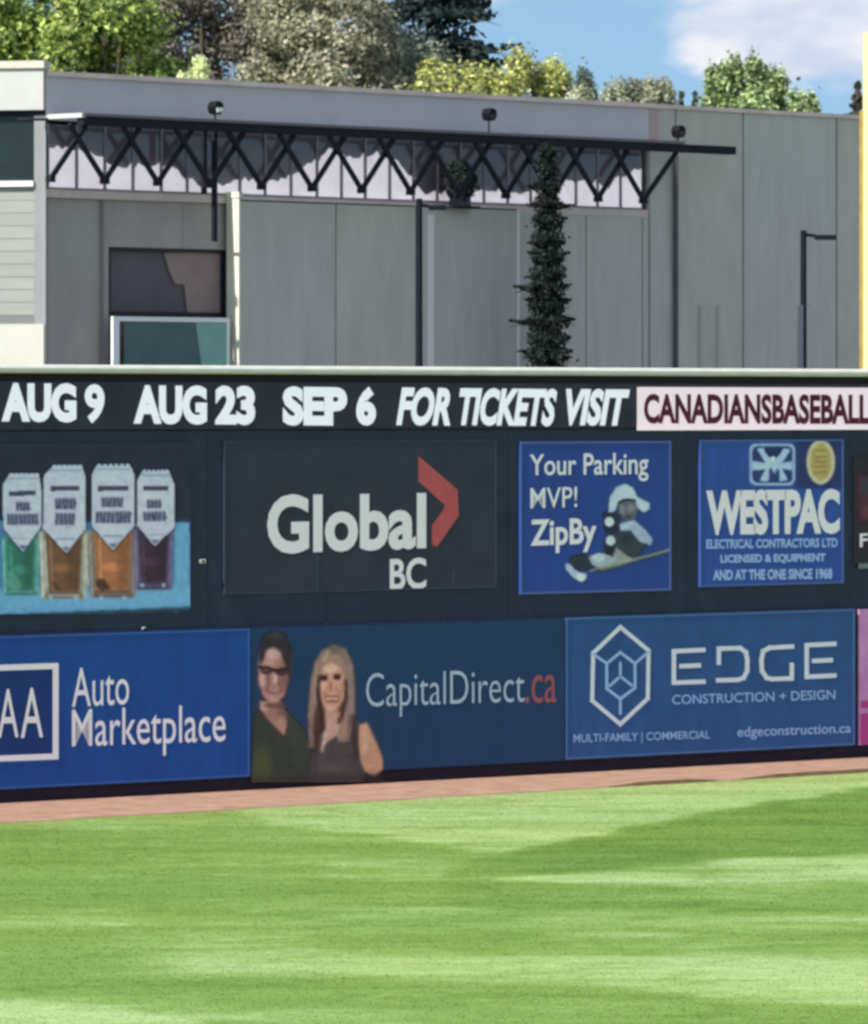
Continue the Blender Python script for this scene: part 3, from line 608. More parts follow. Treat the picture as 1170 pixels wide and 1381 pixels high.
c.line(TP([(205, 500), (240, 512), (280, 500)]), 2.6, (120, 64, 60), .8, 1.2); c.line(TP([(215, 492), (268, 494)]), 1.8, (196, 164, 158), .7, 1)
c.ell(*T(240, 548), 7, 4, (196, 150, 142), .8, 2); c.ell(*T(240, 590), 15, 3, (92, 56, 54), .8, 1.8)
# woman
c.poly(TP([(505, 900), (560, 780), (700, 720), (790, 680), (850, 720), (900, 820), (830, 1100), (470, 1100), (480, 900)]), (66, 58, 60), 1, 1.2)
c.poly(TP([(800, 720), (850, 700), (900, 800), (950, 930), (955, 1010), (900, 1050), (840, 1030), (810, 960), (795, 850)]), (182, 136, 110), 1, 1.2)
c.poly(TP([(820, 720), (845, 710), (850, 900), (820, 930)]), (212, 172, 140), .7, 3)
c.poly(TP([(470, 870), (462, 650), (480, 430), (510, 300), (560, 225), (640, 190), (715, 220), (760, 320), (775, 500), (770, 700), (730, 830), (650, 850), (560, 800), (520, 880)]), (128, 102, 94), 1, 1.2)
c.poly(TP([(500, 640), (540, 560), (570, 650), (565, 760), (520, 860), (500, 780)]), (60, 34, 30), .8, 2)
c.poly(TP([(690, 560), (720, 620), (700, 700), (660, 760), (655, 640)]), (70, 40, 34), .8, 2)
c.poly(TP([(575, 630), (680, 630), (690, 700), (650, 800), (570, 905), (550, 870), (585, 740)]), (186, 144, 130), 1, 1.3)
c.poly(TP([(545, 880), (590, 830), (655, 790), (700, 840), (760, 850), (800, 1100), (520, 1100)]), (70, 62, 62), 1, 1.3)
c.poly(TP([(535, 400), (560, 320), (620, 290), (690, 340), (712, 440), (700, 540), (650, 625), (600, 635), (555, 570), (535, 490)]), (196, 142, 122), 1, 1.2)
c.poly(TP([(530, 420), (545, 300), (600, 250), (680, 260), (720, 350), (715, 420), (680, 350), (640, 300), (585, 320), (555, 380)]), (158, 124, 108), .9, 1.6)
for (x, y, rx, ry, cc, o) in ((568, 412, 5, 3.6, (54, 22, 30), 1), (655, 405, 5, 3.6, (54, 22, 30), 1), (612, 470, 2.5, 7, (150, 94, 76), .7), (622, 545, 8, 2.6, (206, 176, 164), .9), (622, 532, 9, 1.8, (120, 60, 52), .7), (625, 564, 8, 2, (136, 70, 60), .8),
                              (610, 350, 10, 5, (220, 186, 160), .5), (575, 480, 4, 6, (214, 160, 140), .6), (680, 480, 4, 7, (160, 106, 90), .6)): c.ell(*T(x, y), rx, ry, cc, o, 1.0)
for x0, y0, x1, y1, cc in ((500, 420, 490, 700, (150, 118, 110)), (520, 330, 510, 560, (168, 140, 124)), (735, 330, 745, 640, (160, 128, 126)), (715, 600, 700, 800, (176, 138, 120)), (480, 700, 478, 860, (128, 96, 96)), (680, 680, 672, 820, (170, 126, 108)), (600, 230, 560, 300, (176, 160, 136)), (660, 220, 715, 290, (120, 104, 96))):
    c.line(TP([(x0, y0), (x1, y1)]), 4.5, cc, .8, 1.6)
c.line(TP([(540, 400), (530, 520), (556, 640), (560, 760)]), 5, (48, 26, 24), .9, 1.6); c.line(TP([(712, 430), (716, 540), (690, 640), (668, 700)]), 4.5, (54, 30, 28), .9, 1.6)
c.line(TP([(530, 760), (510, 880)]), 6, (52, 32, 32), .8, 2); c.line(TP([(760, 660), (780, 940)]), 6, (48, 34, 36), .8, 2.2)
c.ell(*T(565, 460), 4, 5, (222, 172, 150), .8, 1.8); c.ell(*T(662, 470), 5, 6, (206, 150, 128), .8, 2); c.ell(*T(612, 350), 9, 5, (216, 184, 158), .7, 2.2); c.ell(*T(608, 610), 7, 3.5, (214, 162, 146), .7, 1.8)
c.line(TP([(545, 395), (590, 392)]), 2, (84, 54, 44), .8, 1.1); c.line(TP([(635, 390), (685, 388)]), 2, (84, 54, 44), .8, 1.1)
c.line(TP([(590, 470), (570, 530), (590, 580)]), 1.8, (140, 86, 70), .7, 1.2); c.line(TP([(645, 470), (672, 530), (655, 580)]), 1.8, (140, 86, 70), .7, 1.2)
c.line(TP([(580, 760), (556, 890)]), 4, (214, 184, 168), .8, 1.6); c.line(TP([(560, 250), (500, 420), (478, 700)]), 3, (146, 120, 118), .7, 1.8)
c.line(TP([(700, 240), (756, 420), (750, 620)]), 3, (138, 112, 118), .7, 1.8); c.ell(*T(640, 215), 9, 5, (92, 84, 82), .6, 2)
c.ell(*T(610, 1000), 16, 4, (92, 84, 82), .6, 3); c.poly(TP([(90, 1055), (960, 1040), (960, 1100), (90, 1100)]), (48, 36, 36), .6, 3)
c.build(WALL, 0.073, 'print', PRINT, cd, KS * np.array([1.3, 1.22, 1.05]))

ed = banner('construction_banner', 763, 1152, banner_mat('steel_blue', S(46, 82, 126)), 'steel blue banner with a white line-drawn hexagon emblem and wide spaced capitals', top=2.53, bot=0.235, frame=(mat('steel_hem', S(78, 110, 148), 0.5), 0.03, 0.005))
T = lambda x, y: (750 + x / 2.786, 800 + y / 2.786); EW = mat('print_ice_white', (0.70, 0.76, 0.86), 0.5, .05, 9); o_ = 0.074
b = MB(); stroke(WALL, b, TP([(240, 127), (346, 215), (343, 395), (240, 492), (134, 403), (138, 225)]), 5.4, o_, True); b.build('emblem_outline', EW, ed)
b = MB(); stroke(WALL, b, TP([(240, 222), (295, 264), (295, 355), (240, 397), (189, 358), (189, 264)]), 4, o_, True)
for p in ([(138, 228), (189, 264)], [(346, 220), (295, 264)], [(240, 397), (240, 452)], [(240, 262), (240, 312)], [(240, 312), (200, 348)], [(240, 312), (283, 346)]): stroke(WALL, b, TP(p), 3.6, o_ + 0.003)
b.build('emblem_cube', mat('print_ice_soft', S(158, 184, 214), 0.5), ed)
for strokes in ([[(553, 213), (441, 218), (441, 336), (553, 332)], [(468, 274), (536, 271)]],
                [[(610, 262), (610, 208), (690, 206), (712, 222), (717, 250), (716, 292), (703, 318), (680, 325), (606, 327)]],
                [[(886, 200), (800, 205), (776, 218), (770, 250), (772, 292), (790, 318), (810, 322), (884, 320), (884, 268)]],
                [[(1045, 190), (940, 195), (940, 314), (1045, 309)], [(966, 254), (1032, 251)]]):
    b = MB()
    for p in strokes: stroke(WALL, b, TP(p), 6.0, o_)
    b.build('lettering', EW, ed)
EP = mat('print_soft_blue', S(150, 176, 208), 0.5)
text(WALL, ed, 'CONSTRUCTION + DESIGN', 906, 1126, 937, 930, 950, 943, EP, o_, offset=0.012)
text(WALL, ed, 'MULTI-FAMILY | COMMERCIAL', 773, 957, 990, 985, 1005, 999, EP, o_, offset=0.012)
text(WALL, ed, 'edgeconstruction.ca', 994, 1147, 980, 975, 998, 992, EP, o_, offset=0.012)

# ------------------------------------------------------------------ building behind the wall
B = Frame(-7.453, 118.0, 0.95, 1.0); ZT = 12.40; ZC = 10.07; LEN = 34.0
bl = B.root('sports_building', 0); tag(bl, 'long grey concrete building with a dark steel lattice under its roof edge, behind the wall', 'building')
def bs(px, off=0.0): return B.st(px, 400, off)[0]
def bz(px, py, off=0.0): return B.st(px, py, off)[1]
b = MB(); b.box(0.25, LEN, 0.55, 20, 0, ZT - 0.12); b.build('core', M['dark'], bl)
# roof edge
s880 = bs(875)
b = MB(); b.box(0.0, s880, 0.0, 0.5, 11.46, ZT - 0.10); b.build('fascia', M['fascia'], bl)
b = MB(); b.box(0.0, s880, -0.05, 0.6, ZT - 0.098, ZT); b.build('coping', M['coping'], bl)
b = MB(); b.box(s880, LEN + .02, -0.04, 0.6, ZT - 0.098, ZT - 0.01); b.build('coping', M['coping'], bl)
b = MB(); b.box(0.0, LEN, 0.6, 20.0, ZT - 0.12, ZT - 0.03); b.build('roof', mat('roof_gravel', (0.25, 0.25, 0.24), 0.9, .2, 3), bl)
b = MB(); b.box(s880 + 0.004, bs(888), -0.01, 0.3, 11.4, ZT - 0.10); b.build('end_strip', mat('brown_strip', SB(120, 116, 118), 0.7), bl)
# tall panels at the right, full height
xs = [bs(875) + 0.01, bs(911), bs(1002), bs(1128), bs(1250), bs(1400), bs(1600), LEN]
for i, (a, c_) in enumerate(zip(xs[:-1], xs[1:])):
    b = MB(); b.box(a + 0.03, c_ - 0.03, 0.0, 0.3, 0, ZT - 0.10 if i else 11.4); b.build('tall_concrete_panel', M['conc2' if i % 2 else 'conc'], bl, bevel=0.01)
b = MB(); b.box(bs(875), LEN, 0.1, 0.4, 0, ZT - 0.12); b.build('panel_backing', M['joint'], bl)
b = MB(); b.box(bs(888) + 0.006, bs(911) - 0.03, 0.0, 0.3, 11.402, ZT - 0.10); b.build('tall_concrete_panel', M['conc'], bl)
# low wall on the left under the window strip, split round the window opening
wx0, wx1 = bs(152), bs(309); wz1 = bz(200, 334); wz0 = bz(200, 425)
xs = [0.0, bs(144), wx0]
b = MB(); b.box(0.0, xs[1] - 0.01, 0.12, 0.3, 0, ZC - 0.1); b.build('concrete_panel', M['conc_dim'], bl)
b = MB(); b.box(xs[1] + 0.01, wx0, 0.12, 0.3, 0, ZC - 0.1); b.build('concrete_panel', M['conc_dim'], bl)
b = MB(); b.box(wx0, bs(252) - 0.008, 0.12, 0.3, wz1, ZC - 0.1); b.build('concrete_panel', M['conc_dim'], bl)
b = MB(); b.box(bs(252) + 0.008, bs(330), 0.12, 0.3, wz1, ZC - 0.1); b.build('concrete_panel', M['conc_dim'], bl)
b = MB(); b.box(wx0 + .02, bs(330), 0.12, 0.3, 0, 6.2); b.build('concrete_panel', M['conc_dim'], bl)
b = MB(); b.box(0.0, bs(875), 0.02, 0.32, ZC - 0.096, ZC + 0.06); b.build('sill_band', mat('sill', SB(134, 134, 136), 0.6, .1, 3), bl)
b = MB(); b.box(0.1, bs(875), 0.31, 0.5, 0, ZC - 0.2); b.build('panel_backing', M['joint'], bl)
# window opening: dark glass, brown panel with a slanting edge at the right, border
wn_ = MB(); t_ = 0.07
for q in ((wx0, wx1, wz1 - t_, wz1 - .001), (wx0, wx1, wz0, wz0 + t_), (wx0, wx0 + t_, wz0 + t_, wz1 - t_), (wx1 - t_, wx1, wz0 + t_, wz1 - t_)): wn_.box(q[0], q[1], 0.13, 0.27, q[2], q[3])
wd_ = wn_.build('window', mat('window_black', SB(26, 26, 34), 0.5), bl)
b = MB(); b.box(wx0 + t_, wx1 - t_, 0.24, 0.26, wz0 + t_, wz1 - t_); b.build('pane', mat('smoked_pane', SB(58, 60, 68), 0.25, .12, 1.0), wd_)
b = MB(); P_ = [B.st(x, y, -0.06) for x, y in ((228, 341), (306, 339), (306, 423), (260, 423), (255, 384), (243, 383), (236, 368))]
b.prism(P_[::-1], 0.19, 0.23); b.build('brown_panel', mat('panel_brown', SB(98, 92, 94), 0.7, .1, 3), wd_)
# balustrade with green glass panes, a slanting edge of shade put into their colours
rl = MB(); r0, r1 = bs(152, .25), bs(309, .25)
rl.box(r0, r1, -0.26, -0.20, wz0 - 0.13, wz0 - 0.04); rl.box(r0, r0 + 0.17, -0.26, -0.20, 6.0, wz0 - 0.131); rl.box(r1 - .06, r1, -0.26, -0.20, 6.0, wz0 - 0.131)
bal = rl.build('balustrade', mat('rail_white', SB(178, 184, 188), 0.5), bl)
for (a, c_, cc) in ((167, 259, (52, 72, 76)), (264, 306, (84, 124, 118))):
    b = MB(); b.box(bs(a, .22), bs(c_, .22), -0.235, -0.22, 6.0, wz0 - 0.14); b.build('green_pane', mat('green_glass', SB(*cc), 0.2, .1, 2), bal)
b = MB(); b.prism([B.st(x, y, .23) for x, y in ((259, 437), (264, 437), (272, 497), (259, 497))][::-1], -0.236, -0.221); b.build('green_pane', bpy.data.materials['green_glass'], bal)  # wedge that slants the painted edge of shade
# projecting block in the middle
k0, k1 = bs(325, .35), bs(699, .35); ks = [k0, bs(453, .35), bs(561, .35), k1]
wt = mat('end_wall_white', (0.62, 0.60, 0.50), 0.7, .12, 3)
b = MB(); b.box(k0 - 0.002, k1 + 0.002, -0.30, 0.0 - 0.002, 0, ZC - 0.03); b.build('block_core', M['joint'], bl)
for a, c_ in zip(ks[:-1], ks[1:]):
    b = MB(); b.box(a + (0.02 if a != k0 else 0), c_ - (0.02 if c_ != k1 else -.005), -0.35, -0.301, 0, ZC - 0.06); b.build('concrete_panel', M['conc2' if a == ks[1] else 'conc'], bl, bevel=0.008)
b = MB(); b.box(bs(620, .45) - .4, bs(620, .45) + .4, -0.66, -0.381, ZC - 0.06, ZC - 0.021); b.build('added_ledge', M['steel'], bl)  # ledge added to carry the reflection shrub
b = MB(); b.box(k0 + .03, k1 + 0.02, -0.38, 0.0, ZC - 0.029, ZC + 0.0); b.build('block_coping', mat('block_coping', SB(142, 144, 146), 0.6, .1, 3), bl)
b = MB(); b.box(k0 - 0.06, k0 - 0.003, -0.35, 0.0, 0, ZC - 0.0); b.box(k0 - 0.08, k0 + 0.028, -0.37, 0.0, ZC + 0.001, ZC + 0.12); b.build('end_wall', wt, bl)
b = MB(); b.box(bs(576, .35), bs(584, .35), -0.375, -0.352, 0, ZC - 0.2); b.build('edge_trim', mat('pale_trim', SB(150, 154, 160), 0.6), bl)
b = MB(); b.box(k1 - 0.05, k1 + 0.004, -0.37, -0.352, 0, ZC - 0.06); b.build('edge_trim', mat('pale_edge', SB(168, 174, 174), 0.6), bl)
# wall right of the block
xs = [k1, bs(790), bs(866), bs(875)]
for a, c_ in zip(xs[:-1], xs[1:]):
    b = MB(); b.box(a + 0.02, c_ - 0.02, 0.0, 0.3, 0, ZC - 0.1); b.build('concrete_panel', M['conc'], bl)
# strip of upper windows
mull = [bs(x) for x in (66, 105, 143, 181, 219, 254, 290, 325, 359, 394, 429, 462, 494, 527, 559, 591, 622, 654, 686, 717, 748, 778, 807, 838, 868)]
CLOUD_GLOW = mat('cloud_reflection', (0.86, 0.82, 0.86), 0.8, .10, 3)     # glowing patches stand in for cloud reflected in the panes
CLOUD_GLOW.node_tree.nodes['Principled BSDF'].inputs['Emission Color'].default_value = (1, 0.93, 1, 1); CLOUD_GLOW.node_tree.nodes['Principled BSDF'].inputs['Emission Strength'].default_value = 0.20
GREYS = mat('grey_upper_glass', SB(92, 93, 106), 0.3, .14, 1.5)
MUL = mat('mullion', SB(84, 86, 96), 0.5)
b = MB(); b.box(0.05, bs(875), 0.42, 0.5, ZC, 11.4); b.build('window_backing', M['dark'], bl)
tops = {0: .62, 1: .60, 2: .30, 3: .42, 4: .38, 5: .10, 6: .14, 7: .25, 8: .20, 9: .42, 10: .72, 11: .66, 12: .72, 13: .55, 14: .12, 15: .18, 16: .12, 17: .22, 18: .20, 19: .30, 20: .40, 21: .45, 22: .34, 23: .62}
for i, (a, c_) in enumerate(zip(mull[:-1], mull[1:])):
    w = c_ - a
    fr_ = MB(); fr_.box(a - 0.02, a + 0.02, 0.01, 0.16, ZC + 0.062, 11.39); fr_.box(a + 0.021, c_ - 0.021, 0.01, 0.16, ZC + 0.062, ZC + 0.10)
    wi = fr_.build('upper_window', MUL, bl)
    p = MB(); p.flat([(a + 0.035, ZC + 0.105), (c_ - 0.035, ZC + 0.105), (c_ - 0.035, 11.38), (a + 0.035, 11.38)], 0.03); p.build('pane', M['glass'], wi)
    p = MB(); p.box(a + 0.035, c_ - 0.035, 0.062, 0.07, ZC + 0.10, 11.38); p.build('grey_screen', GREYS, wi)
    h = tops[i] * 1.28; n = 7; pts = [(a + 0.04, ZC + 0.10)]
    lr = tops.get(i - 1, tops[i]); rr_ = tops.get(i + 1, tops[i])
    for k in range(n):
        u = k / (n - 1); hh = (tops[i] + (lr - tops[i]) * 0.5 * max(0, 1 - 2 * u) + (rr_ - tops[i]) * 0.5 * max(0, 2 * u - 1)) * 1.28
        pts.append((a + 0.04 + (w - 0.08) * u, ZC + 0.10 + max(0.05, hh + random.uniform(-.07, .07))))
    pts.append((c_ - 0.04, ZC + 0.10)); p = MB(); p.prism(pts[::-1], 0.040, 0.05); p.build('reflection_patch', CLOUD_GLOW, wi)
# steel lattice
tu = MB(); TO = 0.9; t0 = B.st(108, 160, TO)[0]; t1 = B.st(988, 200, TO)[0]
tu.box(t0, t1, -TO - .09, -TO + .09, 11.33, 11.50); truss = tu.build('truss', M['steel'], bl)
b = MB(); b.box(t0, s880, -TO - 0.12, -TO + .09, 11.503, 11.56); b.build('gutter', mat('gutter', SB(70, 72, 80), 0.5), bl)
n0 = B.st(68, 243, TO)[0]; n1_ = B.st(867, 272, TO)[0]; pitch = (n1_ - n0) / 12; zb = 10.27; hw = pitch * 0.68
for i in range(13):
    s = n0 + pitch * i
    for sg in (-1, 1):
        if i == 0 and sg < 0: continue
        x1 = s + sg * (hw if not (i == 12 and sg > 0) else pitch * 0.78); m_ = MB(); dy = 0.035 * sg
        m_.bar(s + sg * 0.02, zb, x1, 11.335, -TO + dy, 0.095, 0.06); m_.build('diagonal', M['steel'], truss)
    m_ = MB(); m_.box(s - 0.06, s + 0.06, -TO - .08, -TO + .08, zb - 0.05, zb + 0.05); m_.build('node_plate', M['steel'], truss)
    if i % 2 == 0:
        m_ = MB(); m_.tube((s, -TO + .08, 11.42), (s, -0.0, 11.44), 0.03, n=6); m_.build('strut', M['steel'], truss)
b = MB(); b.prism([(0, 0)] * 0 or [(0.0, 11.475), (0.10, 11.475), (0.10, 11.56), (0.0, 11.56)], -TO - 0.1, -0.002); b.build('end_beam', mat('end_beam_white', (0.5, 0.5, 0.48), 0.5), bl)
for x in (275, 289):
    s = bs(x, .7); b = MB(); b.box(s - 0.045, s + 0.045, -0.74, -0.66, bz(x, 262 if x == 275 else 326, .7), 11.33); b.build('post', M['steel'], truss)
s = bs(912, .1); b = MB(); b.tube((s, -0.08, 0.2), (s, -0.08, bz(912, 212)), 0.055); b.build('downpipe', mat('downpipe', SB(52, 58, 64), 0.5), bl)
s = bs(144, .05); b = MB(); b.tube((s, 0.07, 0.2), (s, 0.07, ZC - .1), 0.03); b.build('downpipe', mat('downpipe_grey', SB(84, 88, 92), 0.5), bl)
for x in (946, 970):
    s = bs(x, .05); b = MB(); b.box(s - 0.05, s + 0.05, -0.03, -0.002, 4, bz(x, 412)); b.build('conduit', mat('conduit', SB(115, 122, 122), 0.6), bl)
# left end of the building, in the sun
E = Frame(-7.453, 118.0, 1.0, -0.22)     # local +x from the far left to the corner; local -y out
er = E.root('end_pavilion', 0); tag(er, 'sunlit cream end of the building at the left edge, dark window above siding', 'building')
def es(px, off=0.0): return E.st(px, 400, off)[0]
def ez(px, py, off=0.0): return E.st(px, py, off)[1]
CREAM = mat('cream_paint', (0.44, 0.44, 0.42), 0.7, .06, 1.5)
x1 = -0.02; X0 = -14.0
b = MB(); b.box(X0, x1 - .05, 0.30, 9, 0, ZT - 0.2); b.build('core', M['dark'], er)
b = MB(); b.box(X0, x1, -0.12, 0.28, ez(30, 149), ez(30, 93)); b.build('fascia', CREAM, er)
b = MB(); b.box(X0, x1 + .03, -0.18, 0.3, ez(30, 93) + .002, ez(30, 83)); b.build('coping', mat('cream_coping', (0.52, 0.50, 0.42), 0.7, .1, 3), er)
b = MB(); b.box(X0, x1, -0.02, 0.28, ez(30, 155), ez(30, 149) - .002); b.build('soffit', M['steel'], er)
zz1 = ez(30, 156); zz0 = ez(30, 244)
b = MB(); b.box(es(46), x1, 0.0, 0.25, 0, zz1); b.build('corner_post', mat('corner_grey', (0.24, 0.245, 0.25), 0.6, .12, 3, stretch=(3, 3, .5)), er)
b = MB(); b.box(es(58), x1 + .02, -0.02, -0.002, 0, zz1 - .3); b.build('corner_trim', mat('corner_dark', (0.25, 0.26, 0.27), 0.6), er)
b = MB(); b.box(X0, es(46) - .002, 0.10, 0.14, zz0, zz1); w_ = b.build('window', mat('green_black_glass', (0.012, 0.022, 0.024), 0.12, .2, 2), er)
for x in (-30, -120, -210): b = MB(); s = es(x); b.box(s - .04, s + .04, 0.05, 0.099, zz0, zz1); b.build('mullion', M['steel'], w_)
b = MB(); b.box(X0, es(46) - .002, -0.06, 0.14, ez(30, 252), zz0 - .002); b.build('sill', mat('sill_white', (0.62, 0.62, 0.60), 0.6), er)
z = ez(30, 253) - .002; SID = mat('ribbed_siding', (0.27, 0.28, 0.26), 0.7, .08, 2, stretch=(.4, 1, 4)); zlo = ez(30, 425); hgt_ = (z - zlo) / 10
for i in range(10):
    b = MB(); zt = z - i * hgt_; b.add([(X0, 0.04, zt), (es(55), 0.04, zt), (es(55), 0.032, zt - hgt_ + .004), (X0, 0.032, zt - hgt_ + .004), (X0, 0.2, zt), (es(55), 0.2, zt), (es(55), 0.2, zt - hgt_ + .006), (X0, 0.2, zt - hgt_ + .006)],
          [(0, 3, 2, 1), (0, 1, 5, 4), (3, 7, 6, 2), (4, 5, 6, 7), (0, 4, 7, 3), (1, 2, 6, 5)]); b.build('siding_board', SID, er)
b = MB(); b.box(X0, es(46) - .003, 0.03, 0.2, ez(30, 437), zlo); b.build('grey_band', mat('grey_band', (0.16, 0.165, 0.165), 0.7), er)
b = MB(); b.box(X0, es(60), -0.05, 0.2, 0, ez(30, 437) - .002); b.build('base_panel', mat('base_cream', (0.48, 0.47, 0.42), 0.7, .06, 2), er)

# roof floodlights
def flood(px, py, off, lab, white=False, z0=None):
    s, z = B.st(px, py, off); base = z - 0.17 if z0 is None else z0
    r = B.root('floodlight', s, base, off); b = MB(); b.tube((s, -off, base), (s, -off, z - 0.03), 0.018, n=8); b.build('bracket', M['steel'], r)
    b = MB(); b.prism([(s - .13, z + .02), (s - .09, z - .11), (s + .05, z - .13), (s + .13, z - .04), (s + .12, z + .09), (s + .02, z + .14), (s - .08, z + .12)][::1][::-1], -off - .12, -off + .10); b.build('housing', mat('flood_black', (0.008, 0.008, 0.011), 0.6, spec=0.1), r, bevel=.02)
    b = MB(); b.prism([(s - .07, z - .09), (s + .08, z - .07), (s + .09, z + .01), (s - .08, z + .0)][::-1], -off - .135, -off - .121); b.build('lens', mat('lens_white', (.8, .82, .86), .3) if white else mat('lens_dark', (.03, .03, .04), .2), r)
    return tag(r, lab, 'floodlight', 'floodlights along the roof edge')
flood(290, 146, 0.93, 'black floodlight with a white lens on the dark beam, leftmost of three', True, 11.5)
flood(659, 155, 0.93, 'small round black floodlight on the dark beam, middle of three', False, 11.5)
flood(914, 178, 0.93, 'black floodlight on the bare right end of the dark beam', False, 11.5)

# lamp posts
def lamp(px, Y, ytop, xarm, yarm, lab, thick=None):
    X = (px - CX) / F * Y; zt = H + (CY - ytop) / F * Y; L_ = (xarm - px) / F * Y; za = H + (CY - yarm) / F * Y
    r = bpy.data.objects.new('lamp_post', None); SC.collection.objects.link(r); r.location = (X, Y, 0)
    DM = M['post'] if 'post' in M else M.setdefault('post', mat('lamp_black', (0.010, 0.012, 0.018), 0.6, .2, 3, spec=0.08))
    b = MB(); b.tube((0, 0, 0.3), (0, 0, zt), 0.075, 0.062, n=12); b.build('pole', DM, r); b = MB(); b.tube((0, 0, 0), (0, 0, .3), .2, .16, n=12); b.build('base', DM, r)
    b = MB(); b.tube((0.05, 0, za + .05), (L_ * .4, 0, za + 0.02), 0.035, n=8); b.build('arm', DM, r)
    b = MB(); b.box(L_ * .35, L_, -.12, .12, za - .055, za + .045); h = b.build('lamp_head', DM, r, bevel=.02)
    b = MB(); b.box(L_ * .42, L_ * .95, -.09, .09, za - .065, za - .056); b.build('lens', mat('lamp_lens', (.5, .5, .48), .3), h)
    if thick:
        zc = H + (CY - thick) / F * Y; b = MB(); b.box(-.115, .0, -.09, .09, 4.2, zc); b.build('cabinet', mat('cabinet_grey', (0.06, 0.065, 0.085), 0.6), r, bevel=.01)
        b = MB(); b.box(.06, .16, -.03, .03, zc - .02, zc + .03); b.build('bracket', mat('bracket_grey', S(84, 92, 96), 0.5), r)
    return tag(r, lab, 'lamp post', 'lamp posts behind the outfield wall')
lamp(565, 116, 268, 601, 280, 'taller black lamp post in front of the projecting concrete block')
lamp(1083, 122, 311, 1127, 320, 'black lamp post with a grey cabinet on its lower half, near the right edge', 412)
# foul pole
r = bpy.data.objects.new('foul_pole', None); SC.collection.objects.link(r); Yp = 106.0; r.location = ((1182 - CX) / F * Yp, Yp, 0)
YEL = mat('pole_yellow', (0.60, 0.53, 0.27), 0.45, .05, 3); zt = H + (CY - 45) / F * Yp
b = MB(); b.tube((0, 0, 0), (0, 0, zt), 0.245, n=32); b.build('pole', YEL, r, smooth=False)
b = MB(); b.box(-.30, -.245, -.03, .03, 5, H + (CY - 150) / F * Yp); b.build('side_strip', mat('ochre', (0.36, 0.24, 0.06), 0.6, .2, 4), r)
tag(r, 'pale yellow foul pole at the right edge, rising behind the wall', 'foul pole')

# ------------------------------------------------------------------ trees
LEAF = attr_mat('leaf', 0.65, trans=0.4)
BARK = mat('bark', (0.10, 0.08, 0.06), 0.9, .3, 6, .5, 12)
def crown_mesh(name, root, clumps, leaves, size, cols, seed, bright=2.6, up=0.35, stray=.35):
    """leaves: small bent quads scattered through clumps (centre, radius xyz)"""
    r = np.random.default_rng(seed); n = leaves; C_ = np.array([c[:3] for c in clumps]); R_ = np.array([c[3:6] for c in clumps])
    vol = (R_[:, 0] * R_[:, 2]); pick = r.choice(len(clumps), n, p=vol / vol.sum())
    d = r.standard_normal((n, 3)); d /= np.linalg.norm(d, axis=1)[:, None]; rad = r.random(n) ** 0.4
    P = C_[pick] + d * R_[pick] * rad[:, None] * (1 + 0.38 * r.standard_normal((n, 1)) * (r.random((n, 1)) < stray))
    nrm = d * 0.7 + r.standard_normal((n, 3)) * 0.6; nrm[:, 2] += up; nrm /= np.linalg.norm(nrm, axis=1)[:, None]
    t = np.cross(nrm, r.standard_normal((n, 3))); t /= np.linalg.norm(t, axis=1)[:, None]; u = np.cross(nrm, t)
    s = size * (0.55 + 0.9 * r.random((n, 1))); w = s * (0.45 + 0.3 * r.random((n, 1)))
    V = np.stack([P - t * s, P + u * w + nrm * s * .15, P + t * s, P - u * w + nrm * s * .15], 1).reshape(-1, 3)
    cl = np.array(cols) * bright; cc = cl[r.integers(0, len(cl), n)] * (0.8 + 0.4 * r.random((n, 1))); tint = 0.8 + 0.4 * r.random(len(clumps)); cc = cc * tint[pick][:, None]
    col = np.repeat(np.concatenate([cc, np.ones((n, 1))], 1), 4, 0)
    return np_mesh(name, V, np.arange(n * 4).reshape(-1, 4), LEAF, col, root)
def limbs(root, h, r0, tips, seed):
    rr_ = random.Random(seed); b = MB(); p = Vector((0, 0, 0)); n = 6; pts = [p]
    for i in range(n): pts.append(Vector((rr_.uniform(-.12, .12) * h * .12, rr_.uniform(-.12, .12) * h * .12, h * (i + 1) / n)))
    for i in range(n): b.tube(pts[i], pts[i + 1], r0 * (1 - i / n * .75), r0 * (1 - (i + 1) / n * .75), n=7, cap=False)
    b.build('trunk', BARK, root)
    b = MB()
    for t in tips:
        t = Vector(t[:3]); k = min(n, max(1, int((t.z * .72) / h * n))); a = pts[k]; m_ = (a + t) / 2 + Vector((rr_.uniform(-.2, .2), rr_.uniform(-.2, .2), -.15))
        b.tube(a, m_, r0 * .28, r0 * .16, n=5, cap=False); b.tube(m_, t, r0 * .16, r0 * .05, n=5, cap=False)
    b.build('branches', BARK, root)
def broadleaf(name, px, Y, ztop, rad, zlow, cols, label, seed, leaves=16000, size=0.10, nclump=70, group='trees behind the building', spiky=0.0, cr_=0.85, cat='tree'):
    rr_ = random.Random(seed); X = (px - CX) / F * Y
    root = bpy.data.objects.new(name, None); SC.collection.objects.link(root); root.location = (X, Y, 0)
    zc = (ztop + zlow) / 2; hz = (ztop - zlow) / 2; cl = []
    for i in range(nclump):
        a = rr_.uniform(0, 2 * math.pi); q = rr_.uniform(-1, 1); k = rr_.uniform(.45, 1) ** .5 * .88; w = math.sqrt(max(0, 1 - q * q)) ** .8
        r = cr_ * rr_.uniform(.55, 1.1); cl.append((rad * k * w * math.cos(a), rad * k * w * math.sin(a), zc + hz * k * q, r, r, r * (.75 + spiky)))
    crown_mesh('crown', root, cl, int(leaves * 1.6), size * .78, cols, seed); limbs(root, zc + hz * .3, max(.12, rad * .07), cl[:18], seed)
    return tag(root, label, cat, group)
def zpx(py, Y): return H + (CY - py) / F * Y
